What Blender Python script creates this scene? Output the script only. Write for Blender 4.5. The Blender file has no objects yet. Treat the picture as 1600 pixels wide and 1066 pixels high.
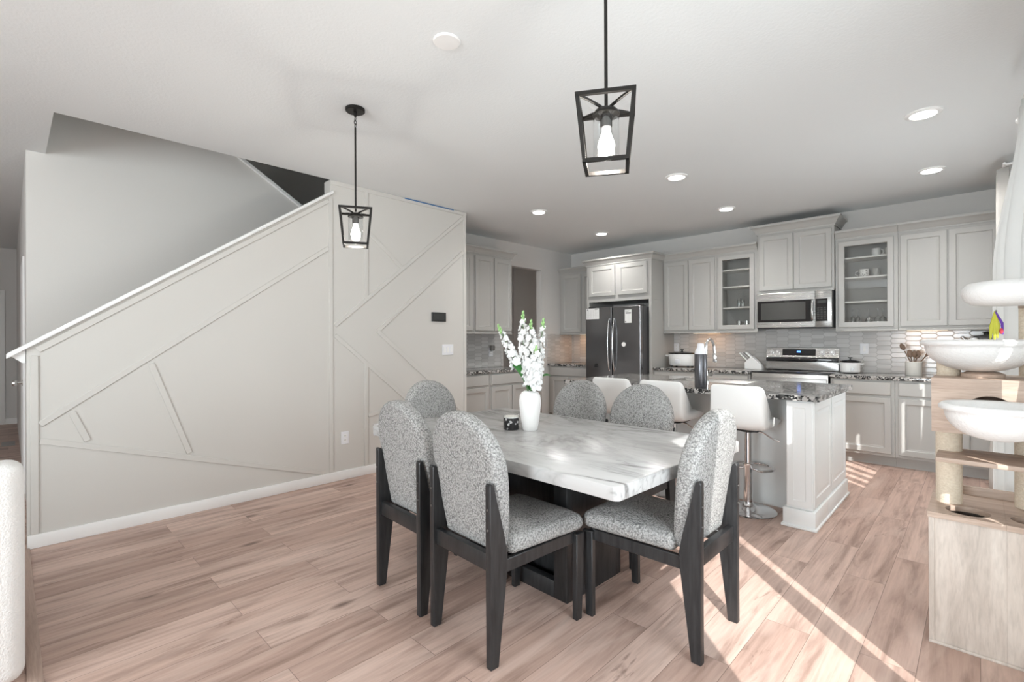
import bpy, bmesh, math, random
from mathutils import Vector, Matrix
random.seed(7)
S = bpy.context.scene
C = S.collection
PI = math.pi
H_CEIL = 2.784

# ------------------------------------------------------------------ camera, world, sun, window light, exposure
YAW, ROLL, FPX, V0, CAM_H = .7664, -.0041, 758.36, 531.6, 1.30
cf = Vector((-math.sin(YAW), math.cos(YAW), 0)); cr0 = Vector((math.cos(YAW), math.sin(YAW), 0)); cu0 = Vector((0, 0, 1))
cr = cr0 * math.cos(ROLL) + cu0 * math.sin(ROLL); cu = -cr0 * math.sin(ROLL) + cu0 * math.cos(ROLL)
cam = bpy.data.cameras.new('camera'); cam.sensor_width = 36; cam.lens = FPX / 1600 * 36
cam.shift_y = (V0 - 533) / 1600; cam.clip_start = .01; cam.clip_end = 100
co = bpy.data.objects.new('camera', cam); C.objects.link(co)
m = Matrix((cr, cu, -cf)).transposed().to_4x4(); m.translation = (0, 0, CAM_H); co.matrix_world = m
S.camera = co
S.view_settings.view_transform = 'Standard'; S.view_settings.look = 'None'
S.view_settings.gamma = 1; S.view_settings.use_curve_mapping = False
S.view_settings.exposure = 0.13
S.cycles.use_denoising = True
S.cycles.max_bounces = 10; S.cycles.diffuse_bounces = 7; S.cycles.glossy_bounces = 5; S.cycles.transparent_max_bounces = 16
S.cycles.caustics_reflective = False; S.cycles.caustics_refractive = False
S.cycles.sample_clamp_indirect = 6

w = bpy.data.worlds.new('sky'); S.world = w; w.use_nodes = True
bg = w.node_tree.nodes['Background']; bg.inputs[0].default_value = (.80, .90, 1.0, 1); bg.inputs[1].default_value = 1.3

SUN = Vector((-.715, .70, -.70)).normalized()
sl = bpy.data.lights.new('sun', 'SUN'); sl.energy = 7.6; sl.angle = .009; sl.color = (1, .985, .97)
so = bpy.data.objects.new('sun', sl); C.objects.link(so)
so.rotation_euler = SUN.to_track_quat('-Z', 'Y').to_euler(); so.location = (4, -3, 5)


def area(name, loc, direction, sx, sy, watts, col=(.87, .955, 1)):
    l = bpy.data.lights.new(name, 'AREA'); l.shape = 'RECTANGLE'; l.size = sx; l.size_y = sy; l.energy = watts; l.color = col
    o = bpy.data.objects.new(name, l); C.objects.link(o); o.location = loc
    o.rotation_euler = Vector(direction).to_track_quat('-Z', 'Y').to_euler()
    return o


# added fill from an invented rear window; daylight from the patio door below
area('rear_fill_light', (-.78, -4.52, 1.42), (0, 1, .10), 1.75, 2.1, 232)
area('patio_door_daylight', (.345, 1.36, 1.25), (-1, 0, .1), .95, 2.1, 32)
area('kitchen_window_daylight', (.285, 4.71, 1.27), (-1, 0, .45), 1.3, .42, 14)

# ------------------------------------------------------------------ materials


def lin(c):
    return tuple(((x / 255) / 12.92 if x / 255 <= .04045 else ((x / 255 + .055) / 1.055) ** 2.4) for x in c)


class NT:
    def __init__(s, name):
        s.m = bpy.data.materials.new(name); s.m.use_nodes = True
        s.t = s.m.node_tree; s.b = s.t.nodes['Principled BSDF']; s.out = s.t.nodes['Material Output']

    def n(s, typ, props=None, **ins):
        x = s.t.nodes.new('ShaderNode' + typ)
        for k, v in (props or {}).items(): setattr(x, k, v)
        for k, v in ins.items():
            key = int(k[1:]) if k[0] == '_' and k[1:].isdigit() else k.replace('_', ' ')
            s.set(x.inputs[key], v)
        return x

    def set(s, sock, v):
        if isinstance(v, bpy.types.NodeSocket): s.t.links.new(v, sock)
        elif isinstance(v, bpy.types.Node): s.t.links.new(v.outputs[0], sock)
        else:
            if isinstance(v, tuple) and len(v) == 3 and sock.type == 'RGBA': v = (*v, 1)
            sock.default_value = v

    def math(s, op, a, b=0.0, c=None):
        x = s.t.nodes.new('ShaderNodeMath'); x.operation = op
        s.set(x.inputs[0], a); s.set(x.inputs[1], b)
        if c is not None: s.set(x.inputs[2], c)
        return x.outputs[0]

    def ramp(s, fac, stops, interp='LINEAR'):
        x = s.t.nodes.new('ShaderNodeValToRGB'); x.color_ramp.interpolation = interp
        el = x.color_ramp.elements
        while len(el) < len(stops): el.new(.5)
        for e, (p, c) in zip(el, stops):
            e.position = p; e.color = (*c, 1) if not isinstance(c, (int, float)) else (c, c, c, 1)
        s.set(x.inputs[0], fac); return x.outputs[0]

    def mix(s, fac, a, b, blend='MIX'):
        x = s.t.nodes.new('ShaderNodeMix'); x.data_type = 'RGBA'; x.blend_type = blend
        s.set(x.inputs[0], fac); s.set(x.inputs[6], a); s.set(x.inputs[7], b); return x.outputs[2]

    def coord(s, kind='Object'):
        return s.t.nodes.new('ShaderNodeTexCoord').outputs[kind]

    def mapping(s, vec, scale=(1, 1, 1), rot=(0, 0, 0), loc=(0, 0, 0)):
        x = s.n('Mapping', Vector=vec); x.inputs['Scale'].default_value = scale; x.inputs['Rotation'].default_value = rot
        x.inputs['Location'].default_value = loc; return x.outputs[0]

    def noise(s, vec, scale, detail=3, rough=.5, dist=0):
        x = s.n('TexNoise', Vector=vec); x.inputs['Scale'].default_value = scale; x.inputs['Detail'].default_value = detail
        x.inputs['Roughness'].default_value = rough; x.inputs['Distortion'].default_value = dist; return x.outputs[0]

    def bump(s, h, strength=.3, dist=.01):
        x = s.n('Bump', Height=h); x.inputs['Strength'].default_value = strength; x.inputs['Distance'].default_value = dist
        s.set(s.b.inputs['Normal'], x.outputs[0]); return x

    def P(s, **k):
        for a, v in k.items(): s.set(s.b.inputs[a.replace('_', ' ')], v)


def plain(name, col, rough=.5, metal=0.0, spec=.5, bump=None, emit=None, es=0.0, coat=0):
    t = NT(name); t.P(Base_Color=col, Roughness=rough, Metallic=metal)
    t.b.inputs['Specular IOR Level'].default_value = spec
    t.b.inputs['Coat Weight'].default_value = coat
    if bump: t.bump(t.noise(t.coord(), bump[0], 3, .6), bump[1], bump[2])
    if emit: t.P(Emission_Color=emit, Emission_Strength=es)
    return t.m


M = {}
M['ceiling'] = plain('ceiling_paint', (.775, .80, .805), .9, bump=(60, .35, .004), spec=.2)
M['wall'] = plain('wall_paint_grey', (.66, .645, .625), .85, bump=(90, .2, .003), spec=.2)
M['stairwall'] = plain('wall_paint_stair', (.71, .695, .665), .85, bump=(90, .2, .003), spec=.2)
M['accent'] = plain('wall_paint_cream', (.62, .603, .57), .6, bump=(120, .08, .002), spec=.3)
M['white'] = plain('trim_white', (.86, .86, .85), .4)
M['cab'] = plain('cabinet_grey', (.44, .434, .415), .42)
M['cab_in'] = plain('cabinet_inside', (.42, .415, .40), .6)
M['shelfw'] = plain('shelf_edge', (.70, .69, .67), .5)
M['island'] = plain('island_white', (.81, .825, .82), .4)
M['black_metal'] = plain('black_metal', (.022, .020, .018), .45, .6)
M['bulb'] = plain('bulb_glow', (1, 1, 1), .4, emit=(1, .96, .90), es=22)
M['can_lens'] = plain('downlight_lens', (1, 1, 1), .4, emit=(1, .97, .92), es=16)
M['bar_lens'] = plain('light_bar_lens', (1, 1, 1), .4, emit=(1, .80, .55), es=1.3)
M['chrome'] = plain('chrome', (.80, .80, .81), .07, 1.0)
M['steel'] = plain('stainless_steel', (.60, .59, .57), .26, 1.0)
M['dark_steel'] = plain('black_stainless', (.27, .27, .28), .24, .95)
M['dark_side'] = plain('fridge_side', (.075, .075, .078), .4, .3)
M['handle_steel'] = plain('handle_steel', (.74, .74, .74), .2, 1.0)
M['black_gloss'] = plain('black_glass', (.012, .012, .013), .06, 0, coat=.3)
M['black'] = plain('black_plastic', (.02, .02, .02), .4)
M['blackwood'] = None
M['leather'] = plain('white_leatherette', (.84, .84, .825), .38, bump=(180, .12, .002))
M['ceramic'] = plain('white_ceramic', (.85, .85, .84), .35)
M['matte_ceramic'] = plain('matte_white_ceramic', (.84, .835, .82), .6)
M['crock'] = plain('cream_crock', (.70, .68, .63), .5)
M['paper'] = plain('paper', (.80, .80, .79), .8)
M['ink'] = plain('ink', (.12, .12, .13), .8)
M['wood_tool'] = plain('dark_wood_tool', (.16, .10, .065), .55)
M['blue_led'] = plain('blue_led', (.02, .05, .2), .4, emit=(.08, .25, 1), es=4)
M['tape'] = plain('blue_tape', (.045, .16, .36), .7)
M['screen'] = plain('dark_screen', (.05, .052, .05), .2)
M['rubber'] = plain('rubber_dark', (.03, .03, .032), .7)
M['plush'] = plain('white_plush', (.75, .745, .735), .95, bump=(110, .5, .006), spec=.1)
M['toy_yellow'] = plain('toy_yellow', (.46, .46, .05), .7)
M['toy_purple'] = plain('toy_purple', (.10, .03, .30), .7)
M['toy_red'] = plain('toy_red', (.55, .05, .07), .7)
M['bottle'] = plain('bottle_grey', (.13, .13, .14), .3, .75)
M['lid_white'] = plain('lid_white', (.80, .81, .84), .35)
M['wax'] = plain('candle_wax', (.80, .78, .72), .5)
M['petal'] = plain('white_petal', (.74, .74, .73), .7)
M['leaf'] = plain('leaf_green', (.035, .16, .03), .5)
M['tip'] = plain('bud_green', (.30, .50, .20), .6)
M['stem'] = plain('stem_green', (.16, .30, .13), .6)
M['drape'] = plain('drape_grey', (.55, .535, .51), .9, bump=(200, .2, .003), spec=.1)
M['concrete'] = plain('patio_concrete', (.50, .49, .47), .9)
M['hinge'] = plain('hinge_steel', (.30, .29, .28), .35, .9)


def mat_boucle():
    t = NT('boucle_fabric'); c = t.coord()
    wob = t.n('VectorMath', {'operation': 'MULTIPLY_ADD'}, _0=t.n('TexNoise', Vector=c, Scale=70.0).outputs[1], _1=(.010, .010, .010), _2=c).outputs[0]
    v = t.n('TexVoronoi', Vector=wob, Scale=140.0); n2 = t.noise(c, 120, 4, .65); n3 = t.noise(c, 7, 3)
    f = t.math('ADD', t.math('MULTIPLY', v.outputs[0], .62), t.math('MULTIPLY', n2, .80))
    col = t.ramp(f, [(.36, (.53, .527, .515)), (.60, (.40, .396, .385)), (.80, (.235, .232, .226)), (1.0, (.11, .11, .108))])
    col = t.mix(t.math('MULTIPLY', n3, .25), col, (.44, .44, .435))
    t.P(Base_Color=col, Roughness=.95); t.b.inputs['Specular IOR Level'].default_value = .1
    t.bump(t.math('SUBTRACT', 1.0, f), .8, .005); return t.m


def mat_blackwood():
    t = NT('black_wood'); c = t.mapping(t.coord(), (60, 60, 6))
    n = t.noise(c, 1.0, 4, .6)
    t.P(Base_Color=t.ramp(n, [(.3, (.010, .010, .011)), (.7, (.030, .030, .031))]), Roughness=.38)
    t.bump(n, .12, .002); return t.m


def mat_marble():
    t = NT('white_marble'); c = t.coord()
    mp = t.mapping(c, (.75, 1.9, 1.5), (0, 0, .22))
    d = t.noise(mp, 1.6, 5, .62, .6)
    v1 = t.math('ABSOLUTE', t.math('SUBTRACT', d, .5))
    vein = t.ramp(v1, [(0, .95), (.018, .45), (.055, .0)])
    d2 = t.noise(t.mapping(c, (1.1, 3.2, 2), (0, 0, .5), (3, 1, 0)), 2.2, 4, .6, .8)
    vein2 = t.ramp(t.math('ABSOLUTE', t.math('SUBTRACT', d2, .53)), [(0, .55), (.012, .2), (.04, .0)])
    msk = t.ramp(t.noise(c, 2.1, 2), [(.42, 0.0), (.62, 1.0)])
    f = t.math('MULTIPLY', t.math('MAXIMUM', vein, vein2), t.math('ADD', t.math('MULTIPLY', msk, .7), .3))
    base = t.ramp(t.noise(mp, 2.0, 4, .6), [(.3, (.41, .41, .405)), (.65, (.54, .535, .53))])
    t.P(Base_Color=t.mix(f, base, (.17, .165, .16)), Roughness=.24); t.b.inputs['Specular IOR Level'].default_value = .35; return t.m


def mat_granite():
    t = NT('speckled_granite'); c = t.coord()
    v = t.n('TexVoronoi', Vector=c, Scale=92.0); v2 = t.n('TexVoronoi', Vector=c, Scale=40.0)
    r = t.n('SeparateColor', Color=v.outputs['Color']).outputs[0]; r2 = t.n('SeparateColor', Color=v2.outputs['Color']).outputs[1]
    col = t.ramp(r, [(0, (.014, .014, .015)), (.34, (.08, .078, .075)), (.50, (.26, .25, .24)), (.66, (.04, .039, .039)), (.82, (.56, .545, .52))], 'CONSTANT')
    col = t.mix(t.math('GREATER_THAN', r2, .74), col, (.42, .405, .39))
    t.P(Base_Color=col, Roughness=.10); return t.m


def mat_floor():
    t = NT('oak_plank_floor'); c = t.coord()
    sw = t.mapping(c, (1, 1, 1), (0, 0, -PI / 2))
    br = t.n('TexBrick', {'offset': .37, 'offset_frequency': 2, 'squash': 1.0}, Vector=sw, Color1=(0, 0, 0), Color2=(1, 1, 1), Mortar=(.5, .5, .5), Scale=1.0)
    br.inputs['Mortar Size'].default_value = .0012; br.inputs['Mortar Smooth'].default_value = .2
    br.inputs['Brick Width'].default_value = 1.22; br.inputs['Row Height'].default_value = .18
    rnd = t.n('SeparateColor', Color=br.outputs[0]).outputs[0]
    off = t.n('CombineXYZ', X=t.math('MULTIPLY', rnd, 37.0), Y=t.math('MULTIPLY', rnd, 91.0), Z=0.0)
    cc = t.n('VectorMath', {'operation': 'ADD'}, _0=c, _1=off.outputs[0]).outputs[0]
    g1 = t.noise(t.mapping(cc, (9, .9, 1)), 1.6, 6, .62, .5)
    g2 = t.noise(t.mapping(cc, (70, 2.2, 1)), 1.0, 4, .6, .2)
    blot = t.noise(t.mapping(cc, (5.0, 1.1, 1)), 1.0, 3, .55, 1.2)
    base = t.ramp(rnd, [(0, (.47, .322, .265)), (.35, (.58, .412, .345)), (.7, (.65, .478, .405)), (1, (.54, .372, .305))])
    f1 = t.ramp(g1, [(.34, 1.0), (.46, .40), (.58, 0.0)])
    col = t.mix(t.math('MULTIPLY', f1, .72), base, (.205, .128, .100))
    col = t.mix(t.math('MULTIPLY', t.ramp(g2, [(.35, 1.0), (.6, 0.0)]), .28), col, (.30, .195, .152))
    col = t.mix(t.math('MULTIPLY', t.ramp(blot, [(.52, 0.0), (.75, 1.0)]), .5), col, (.68, .53, .46))
    kn = t.n('TexVoronoi', Vector=t.mapping(cc, (3.1, 1.15, 1)), Scale=1.0)
    kmask = t.ramp(t.math('ADD', kn.outputs[0], t.math('MULTIPLY', g1, .05)), [(.055, 1.0), (.12, 0.0)])
    col = t.mix(t.math('MULTIPLY', kmask, .75), col, (.085, .045, .032))
    sm = t.noise(t.mapping(cc, (16, 2.2, 1)), 1.0, 3, .6, 1.5)
    col = t.mix(t.math('MULTIPLY', t.ramp(sm, [(.64, 0.0), (.74, 1.0)]), .6), col, (.13, .072, .052))
    seam = br.outputs[1]
    col = t.mix(t.math('MULTIPLY', seam, .75), col, (.09, .055, .042))
    t.P(Base_Color=col, Roughness=t.ramp(g1, [(.3, .46), (.7, .36)])); t.b.inputs['Specular IOR Level'].default_value = .4
    h = t.math('SUBTRACT', t.math('MULTIPLY', g2, .3), seam)
    t.bump(h, .25, .0015); return t.m


def mat_tile(axis):
    t = NT('picket_tile_' + axis); sp = t.n('SeparateXYZ', Vector=t.coord())
    u = sp.outputs[0 if axis == 'x' else 1]; v = sp.outputs[2]
    p, h, s = .128, .052, .80
    def fold(off_u, off_v):
        a = t.math('ADD', u, off_u + 40 * p); b = t.math('ADD', v, off_v + 40 * h)
        fa = t.math('SUBTRACT', t.math('MODULO', a, 2 * p), p); fb = t.math('SUBTRACT', t.math('MODULO', b, h), h / 2)
        au = t.math('ABSOLUTE', fa); av = t.math('ABSOLUTE', fb)
        e1 = t.math('SUBTRACT', av, h / 2)
        e2 = t.math('DIVIDE', t.math('SUBTRACT', t.math('ADD', au, t.math('MULTIPLY', av, s)), p / 2 + s * h / 4), math.sqrt(1 + s * s))
        iu = t.math('FLOOR', t.math('DIVIDE', a, 2 * p)); iv = t.math('FLOOR', t.math('DIVIDE', b, h))
        return t.math('MAXIMUM', e1, e2), iu, iv
    d1, i1, j1 = fold(0, 0); d2, i2, j2 = fold(p, h / 2)
    d = t.math('MINIMUM', d1, d2); sel = t.math('LESS_THAN', d1, d2)
    idn = t.math('ADD', t.math('MULTIPLY', t.math('ADD', i1, t.math('MULTIPLY', j1, 17.3)), sel),
                 t.math('MULTIPLY', t.math('ADD', t.math('ADD', i2, 5.7), t.math('MULTIPLY', j2, 31.1)), t.math('SUBTRACT', 1.0, sel)))
    rn = t.n('TexWhiteNoise', {'noise_dimensions': '1D'}, W=idn).outputs[0]
    col = t.ramp(rn, [(0, (.50, .495, .485)), (.5, (.57, .565, .555)), (1, (.64, .635, .625))])
    g = t.ramp(t.math('MULTIPLY', d, -1.0), [(.0014, 1.0), (.0036, 0.0)])
    t.P(Base_Color=t.mix(g, col, (.33, .325, .315)), Roughness=t.math('ADD', t.math('MULTIPLY', g, .6), .14))
    tilt = t.math('MULTIPLY', t.math('SUBTRACT', 1.0, g), .6)
    t.bump(tilt, .5, .002); return t.m


def mat_wood(name, c0, c1, c2, axis=(1, 10, 10), rough=.55):
    t = NT(name); c = t.coord(); g = t.noise(t.mapping(c, axis), 1.8, 5, .6, .7); f = t.noise(t.mapping(c, tuple(a * 5 for a in axis)), 2.0, 3, .6)
    col = t.ramp(g, [(.25, c0), (.5, c1), (.75, c2)])
    col = t.mix(t.math('MULTIPLY', t.ramp(f, [(.3, 1.0), (.55, 0.0)]), .25), col, tuple(x * .5 for x in c0))
    t.P(Base_Color=col, Roughness=rough); t.bump(f, .08, .001); return t.m


def mat_glass(name, tint=(1, 1, 1), refl=.05):
    t = NT(name); t.t.nodes.remove(t.b)
    tr = t.n('BsdfTransparent', Color=tint); gl = t.n('BsdfGlossy', Color=(1, 1, 1), Roughness=.02)
    fac = t.n('LayerWeight', Blend=.5).outputs['Facing']
    f = t.math('MINIMUM', t.math('ADD', t.math('MULTIPLY', t.math('POWER', fac, 4.0), .7), refl), .9)
    mx = t.n('MixShader', _0=f, _1=tr, _2=gl); t.t.links.new(mx.outputs[0], t.out.inputs[0]); return t.m


def mat_stemware():
    t = NT('stemware_glass'); t.t.nodes.remove(t.b)
    tr = t.n('BsdfTransparent', Color=(.95, .96, .96)); gl = t.n('BsdfGlossy', Color=(1, 1, 1), Roughness=.06)
    fac = t.n('LayerWeight', Blend=.5).outputs['Facing']
    f = t.math('MINIMUM', t.math('ADD', t.math('MULTIPLY', t.math('POWER', fac, 2.0), .75), .14), .9)
    mx = t.n('MixShader', _0=f, _1=tr, _2=gl); t.t.links.new(mx.outputs[0], t.out.inputs[0]); return t.m


def mat_sheer():
    t = NT('sheer_curtain'); t.t.nodes.remove(t.b)
    d = t.n('BsdfDiffuse', Color=(.86, .86, .85)); tl = t.n('BsdfTranslucent', Color=(.82, .82, .81))
    mx = t.n('MixShader', _0=.5, _1=d, _2=tl); t.t.links.new(mx.outputs[0], t.out.inputs[0]); return t.m


def mat_sisal():
    t = NT('sisal_rope'); sp = t.n('SeparateXYZ', Vector=t.coord())
    w_ = t.math('SINE', t.math('MULTIPLY', sp.outputs[2], 1250.0)); n = t.noise(t.coord(), 120, 3)
    t.P(Base_Color=t.ramp(n, [(.3, (.70, .60, .47)), (.7, (.80, .71, .58))]), Roughness=.9)
    t.bump(t.math('ADD', w_, n), .5, .002); return t.m


def mat_candle():
    t = NT('floral_wrap'); c = t.coord()
    v = t.n('TexVoronoi', Vector=c, Scale=38.0); n = t.noise(c, 75, 3, .6)
    f = t.math('ADD', v.outputs[0], t.math('MULTIPLY', n, .45))
    t.P(Base_Color=t.ramp(f, [(.42, (.55, .54, .53)), (.52, (.25, .24, .24)), (.58, (.018, .017, .018))]), Roughness=.15); return t.m


def mat_mug():
    t = NT('patterned_mug'); v = t.n('TexVoronoi', Vector=t.coord(), Scale=60.0)
    t.P(Base_Color=t.ramp(v.outputs[0], [(.30, (.20, .19, .18)), (.42, (.78, .77, .75))]), Roughness=.3); return t.m


def mat_brushed():
    t = NT('brushed_steel'); n = t.noise(t.mapping(t.coord(), (2, 60, 300)), 1.0, 3)
    t.P(Base_Color=(.46, .455, .445), Metallic=1.0, Roughness=t.ramp(n, [(.3, .20), (.7, .36)])); return t.m


M['boucle'] = mat_boucle(); M['blackwood'] = mat_blackwood(); M['marble'] = mat_marble(); M['granite'] = mat_granite()
M['floor'] = mat_floor(); M['tile_x'] = mat_tile('x'); M['tile_y'] = mat_tile('y')
M['cat_wood'] = mat_wood('rustic_wood', (.36, .26, .20), (.47, .36, .29), (.56, .45, .37), (1.2, 12, 12))
M['cat_front'] = mat_wood('pale_rustic_wood', (.40, .345, .30), (.56, .495, .44), (.66, .60, .54), (9, 9, 1.3))
M['strip_wood'] = mat_wood('floor_strip_wood', (.36, .25, .20), (.46, .335, .275), (.53, .40, .335), (1.0, 14, 10))
M['hall_wood'] = M['floor']
M['stemware'] = mat_stemware()
M['glass'] = mat_glass('clear_glass', (.97, .975, .975)); M['pane'] = mat_glass('window_glass', (.98, .985, .98), .03)
M['cab_glass'] = mat_glass('cabinet_glass', (.93, .935, .93), .04)
M['sheer'] = mat_sheer(); M['sisal'] = mat_sisal(); M['candle'] = mat_candle(); M['mug'] = mat_mug(); M['brushed'] = mat_brushed()
M['sofa'] = plain('sofa_boucle', (.80, .79, .77), .95, bump=(140, .7, .006), spec=.1)

# ------------------------------------------------------------------ mesh helpers
OFF = {}
FLAT = {'door', 'drawer', 'glass_door', 'end_panel', 'post_panel', 'door_panel', 'cover_plate', 'rocker'}


class Fr:
    """a flat frame: origin, u, v and outward normal"""
    def __init__(s, O, U, V, N): s.O, s.U, s.V, s.N = Vector(O), Vector(U), Vector(V), Vector(N)
    def __call__(s, u, v, n=0.0): return s.O + s.U * u + s.V * v + s.N * n


def FB(y): return Fr((0, y, 0), (1, 0, 0), (0, 0, 1), (0, -1, 0))       # faces the room from the back wall: u = x
def FX(x): return Fr((x, 0, 0), (0, 1, 0), (0, 0, 1), (1, 0, 0))        # faces +x: u = y


class MB:
    def __init__(s): s.bm = bmesh.new()

    def add(s, verts, faces):
        vs = [s.bm.verts.new(v) for v in verts]
        for f in faces:
            try: s.bm.faces.new([vs[i] for i in f])
            except ValueError: pass
        return vs

    def box(s, x0, x1, y0, y1, z0, z1, bev=0, seg=2, M4=None):
        P = [Vector((x, y, z)) for z in (z0, z1) for y in (y0, y1) for x in (x0, x1)]
        if M4 is not None: P = [M4 @ p for p in P]
        vs = s.add(P, [(0, 2, 3, 1), (4, 5, 7, 6), (0, 1, 5, 4), (2, 6, 7, 3), (0, 4, 6, 2), (1, 3, 7, 5)])
        if bev:
            es = set(e for v in vs for e in v.link_edges)
            bmesh.ops.bevel(s.bm, geom=list(es), offset=bev, segments=seg, affect='EDGES', profile=.5)
        return s

    def prism(s, pts, axis, a, b, bev=0, seg=1):
        """polygon pts (2-D) pushed along axis from a to b; axis x: pts are (y,z); y: (x,z); z: (x,y)"""
        def mk(p, t): return {'x': (t, p[0], p[1]), 'y': (p[0], t, p[1]), 'z': (p[0], p[1], t)}[axis]
        n = len(pts)
        vs = s.add([mk(p, a) for p in pts] + [mk(p, b) for p in pts],
                   [tuple(range(n - 1, -1, -1)), tuple(range(n, 2 * n))] + [(i, (i + 1) % n, n + (i + 1) % n, n + i) for i in range(n)])
        if bev:
            es = set(e for v in vs for e in v.link_edges)
            bmesh.ops.bevel(s.bm, geom=list(es), offset=bev, segments=seg, affect='EDGES', profile=.5)
        return s

    def rings(s, rings, closed=True, cap0=True, cap1=True):
        R = [[s.bm.verts.new(p) for p in r] for r in rings]; n = len(R[0])
        for a, b in zip(R, R[1:]):
            for i in range(n if closed else n - 1):
                j = (i + 1) % n
                try: s.bm.faces.new((a[i], a[j], b[j], b[i]))
                except ValueError: pass
        if cap0: s.bm.faces.new(R[0][::-1])
        if cap1: s.bm.faces.new(R[-1])
        return s

    def lathe(s, prof, c=(0, 0, 0), seg=32, axis='z', sx=1, sy=1, cap=True):
        rs = []
        for r, z in prof:
            r = max(r, 1e-4); ring = []
            for i in range(seg):
                a = 2 * PI * i / seg; p = (r * math.cos(a) * sx, r * math.sin(a) * sy, z)
                p = {'z': p, 'y': (p[0], -p[2], p[1]), 'x': (p[2], p[0], p[1])}[axis]
                ring.append(Vector(p) + Vector(c))
            rs.append(ring)
        return s.rings(rs, True, cap, cap)

    def cyl(s, p0, p1, r0, r1=None, seg=20):
        p0, p1 = Vector(p0), Vector(p1); r1 = r0 if r1 is None else r1
        return s.tube([p0, p1], [r0, r1], seg)

    def tube(s, pts, r, seg=12, closed=False, flat=1.0):
        pts = [Vector(p) for p in pts]; n = len(pts)
        if not isinstance(r, (list, tuple)): r = [r] * n
        rings = []; nrm = None
        for i, p in enumerate(pts):
            t = (pts[(i + 1) % n] - pts[i - 1]) if closed else (pts[min(i + 1, n - 1)] - pts[max(i - 1, 0)])
            t.normalize()
            if nrm is None:
                nrm = t.orthogonal().normalized()
            else:
                nrm = (nrm - t * nrm.dot(t));
                nrm = nrm.normalized() if nrm.length > 1e-6 else t.orthogonal().normalized()
            b = t.cross(nrm)
            rings.append([p + nrm * (r[i] * math.cos(2 * PI * k / seg)) + b * (r[i] * flat * math.sin(2 * PI * k / seg)) for k in range(seg)])
        if closed: return s.rings(rings + [rings[0]], True, False, False)
        return s.rings(rings)

    def ball(s, c, r, seg=16, rings=10, M3=None):
        if not isinstance(r, (tuple, list)): r = (r, r, r)
        rs = []
        for j in range(rings + 1):
            a = -PI / 2 + PI * j / rings; cr_ = max(math.cos(a), 1e-3); z = math.sin(a) * r[2]
            ring = []
            for i in range(seg):
                v = Vector((cr_ * r[0] * math.cos(2 * PI * i / seg), cr_ * r[1] * math.sin(2 * PI * i / seg), z))
                if M3 is not None: v = M3 @ v
                ring.append(v + Vector(c))
            rs.append(ring)
        return s.rings(rs)

    def loops(s, fr, u0, u1, v0, v1, prof, cap=True, back=True):
        """nested rectangles (inset, height) on a frame: panelled doors, drawers, plates"""
        rs = []
        for ins, d in prof:
            rs.append([fr(u0 + ins, v0 + ins, d), fr(u1 - ins, v0 + ins, d), fr(u1 - ins, v1 - ins, d), fr(u0 + ins, v1 - ins, d)])
        return s.rings(rs, True, back, cap)

    def fbox(s, fr, u0, u1, v0, v1, n0, n1, bev=0, seg=2):
        P = [fr(u, v, n) for n in (n0, n1) for v in (v0, v1) for u in (u0, u1)]
        vs = s.add(P, [(0, 2, 3, 1), (4, 5, 7, 6), (0, 1, 5, 4), (2, 6, 7, 3), (0, 4, 6, 2), (1, 3, 7, 5)])
        if bev:
            es = set(e for v in vs for e in v.link_edges)
            bmesh.ops.bevel(s.bm, geom=list(es), offset=bev, segments=seg, affect='EDGES', profile=.5)
        return s

    def pillow(s, outline, prof, xf):
        """closed outline, inset/height profile, xf(a, b, h) -> point"""
        n = len(outline); nor = []
        for i in range(n):
            a = Vector(outline[i - 1]); b = Vector(outline[(i + 1) % n]); d = (b - a); d.normalize(); nor.append(Vector((d.y, -d.x)))
        area_ = sum(outline[i - 1][0] * outline[i][1] - outline[i][0] * outline[i - 1][1] for i in range(n))
        sg = 1 if area_ > 0 else -1
        cx_ = sum(p[0] for p in outline) / n; cy_ = (min(p[1] for p in outline) + max(p[1] for p in outline)) / 2
        rs = []
        for ins, h in prof:
            i0 = min(ins, .027); k = min(.95, (ins - i0) / .22)
            P2 = [(outline[i][0] - sg * nor[i].x * i0, outline[i][1] - sg * nor[i].y * i0) for i in range(n)]
            rs.append([Vector(xf(a + (cx_ - a) * k, b + (cy_ - b) * k, h)) for a, b in P2])
        return s.rings(rs)

    def build(s, name, mat, parent=None, angle=38, world=True, kind=None):
        bm = s.bm; bmesh.ops.recalc_face_normals(bm, faces=bm.faces)
        if parent is not None and world: bmesh.ops.translate(bm, verts=bm.verts, vec=-Vector(OFF.get(parent.name, (0, 0, 0))))
        me = bpy.data.meshes.new(name); bm.to_mesh(me); bm.free()
        for p in me.polygons: p.use_smooth = True
        if name in FLAT: angle = 7
        me.set_sharp_from_angle(angle=math.radians(angle))
        me.materials.append(M[mat] if isinstance(mat, str) else mat)
        o = bpy.data.objects.new(name, me); C.objects.link(o)
        if parent is not None:
            o.parent = parent; OFF[o.name] = OFF.get(parent.name, (0, 0, 0))
        if kind: o['kind'] = kind
        return o


def tag(o, label, cat, group=None):
    o['label'] = label; o['category'] = cat
    if group: o['group'] = group
    return o


def thing(name, label, cat, loc=(0, 0, 0), group=None):
    o = bpy.data.objects.new(name, None); C.objects.link(o); o.location = loc; o.empty_display_size = .05
    OFF[o.name] = tuple(loc)
    return tag(o, label, cat, group)


def struct(name, mb, mat, label, cat, parent=None):
    o = mb.build(name, mat, parent); o['kind'] = 'structure'
    if parent is None: tag(o, label, cat)
    return o


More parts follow.
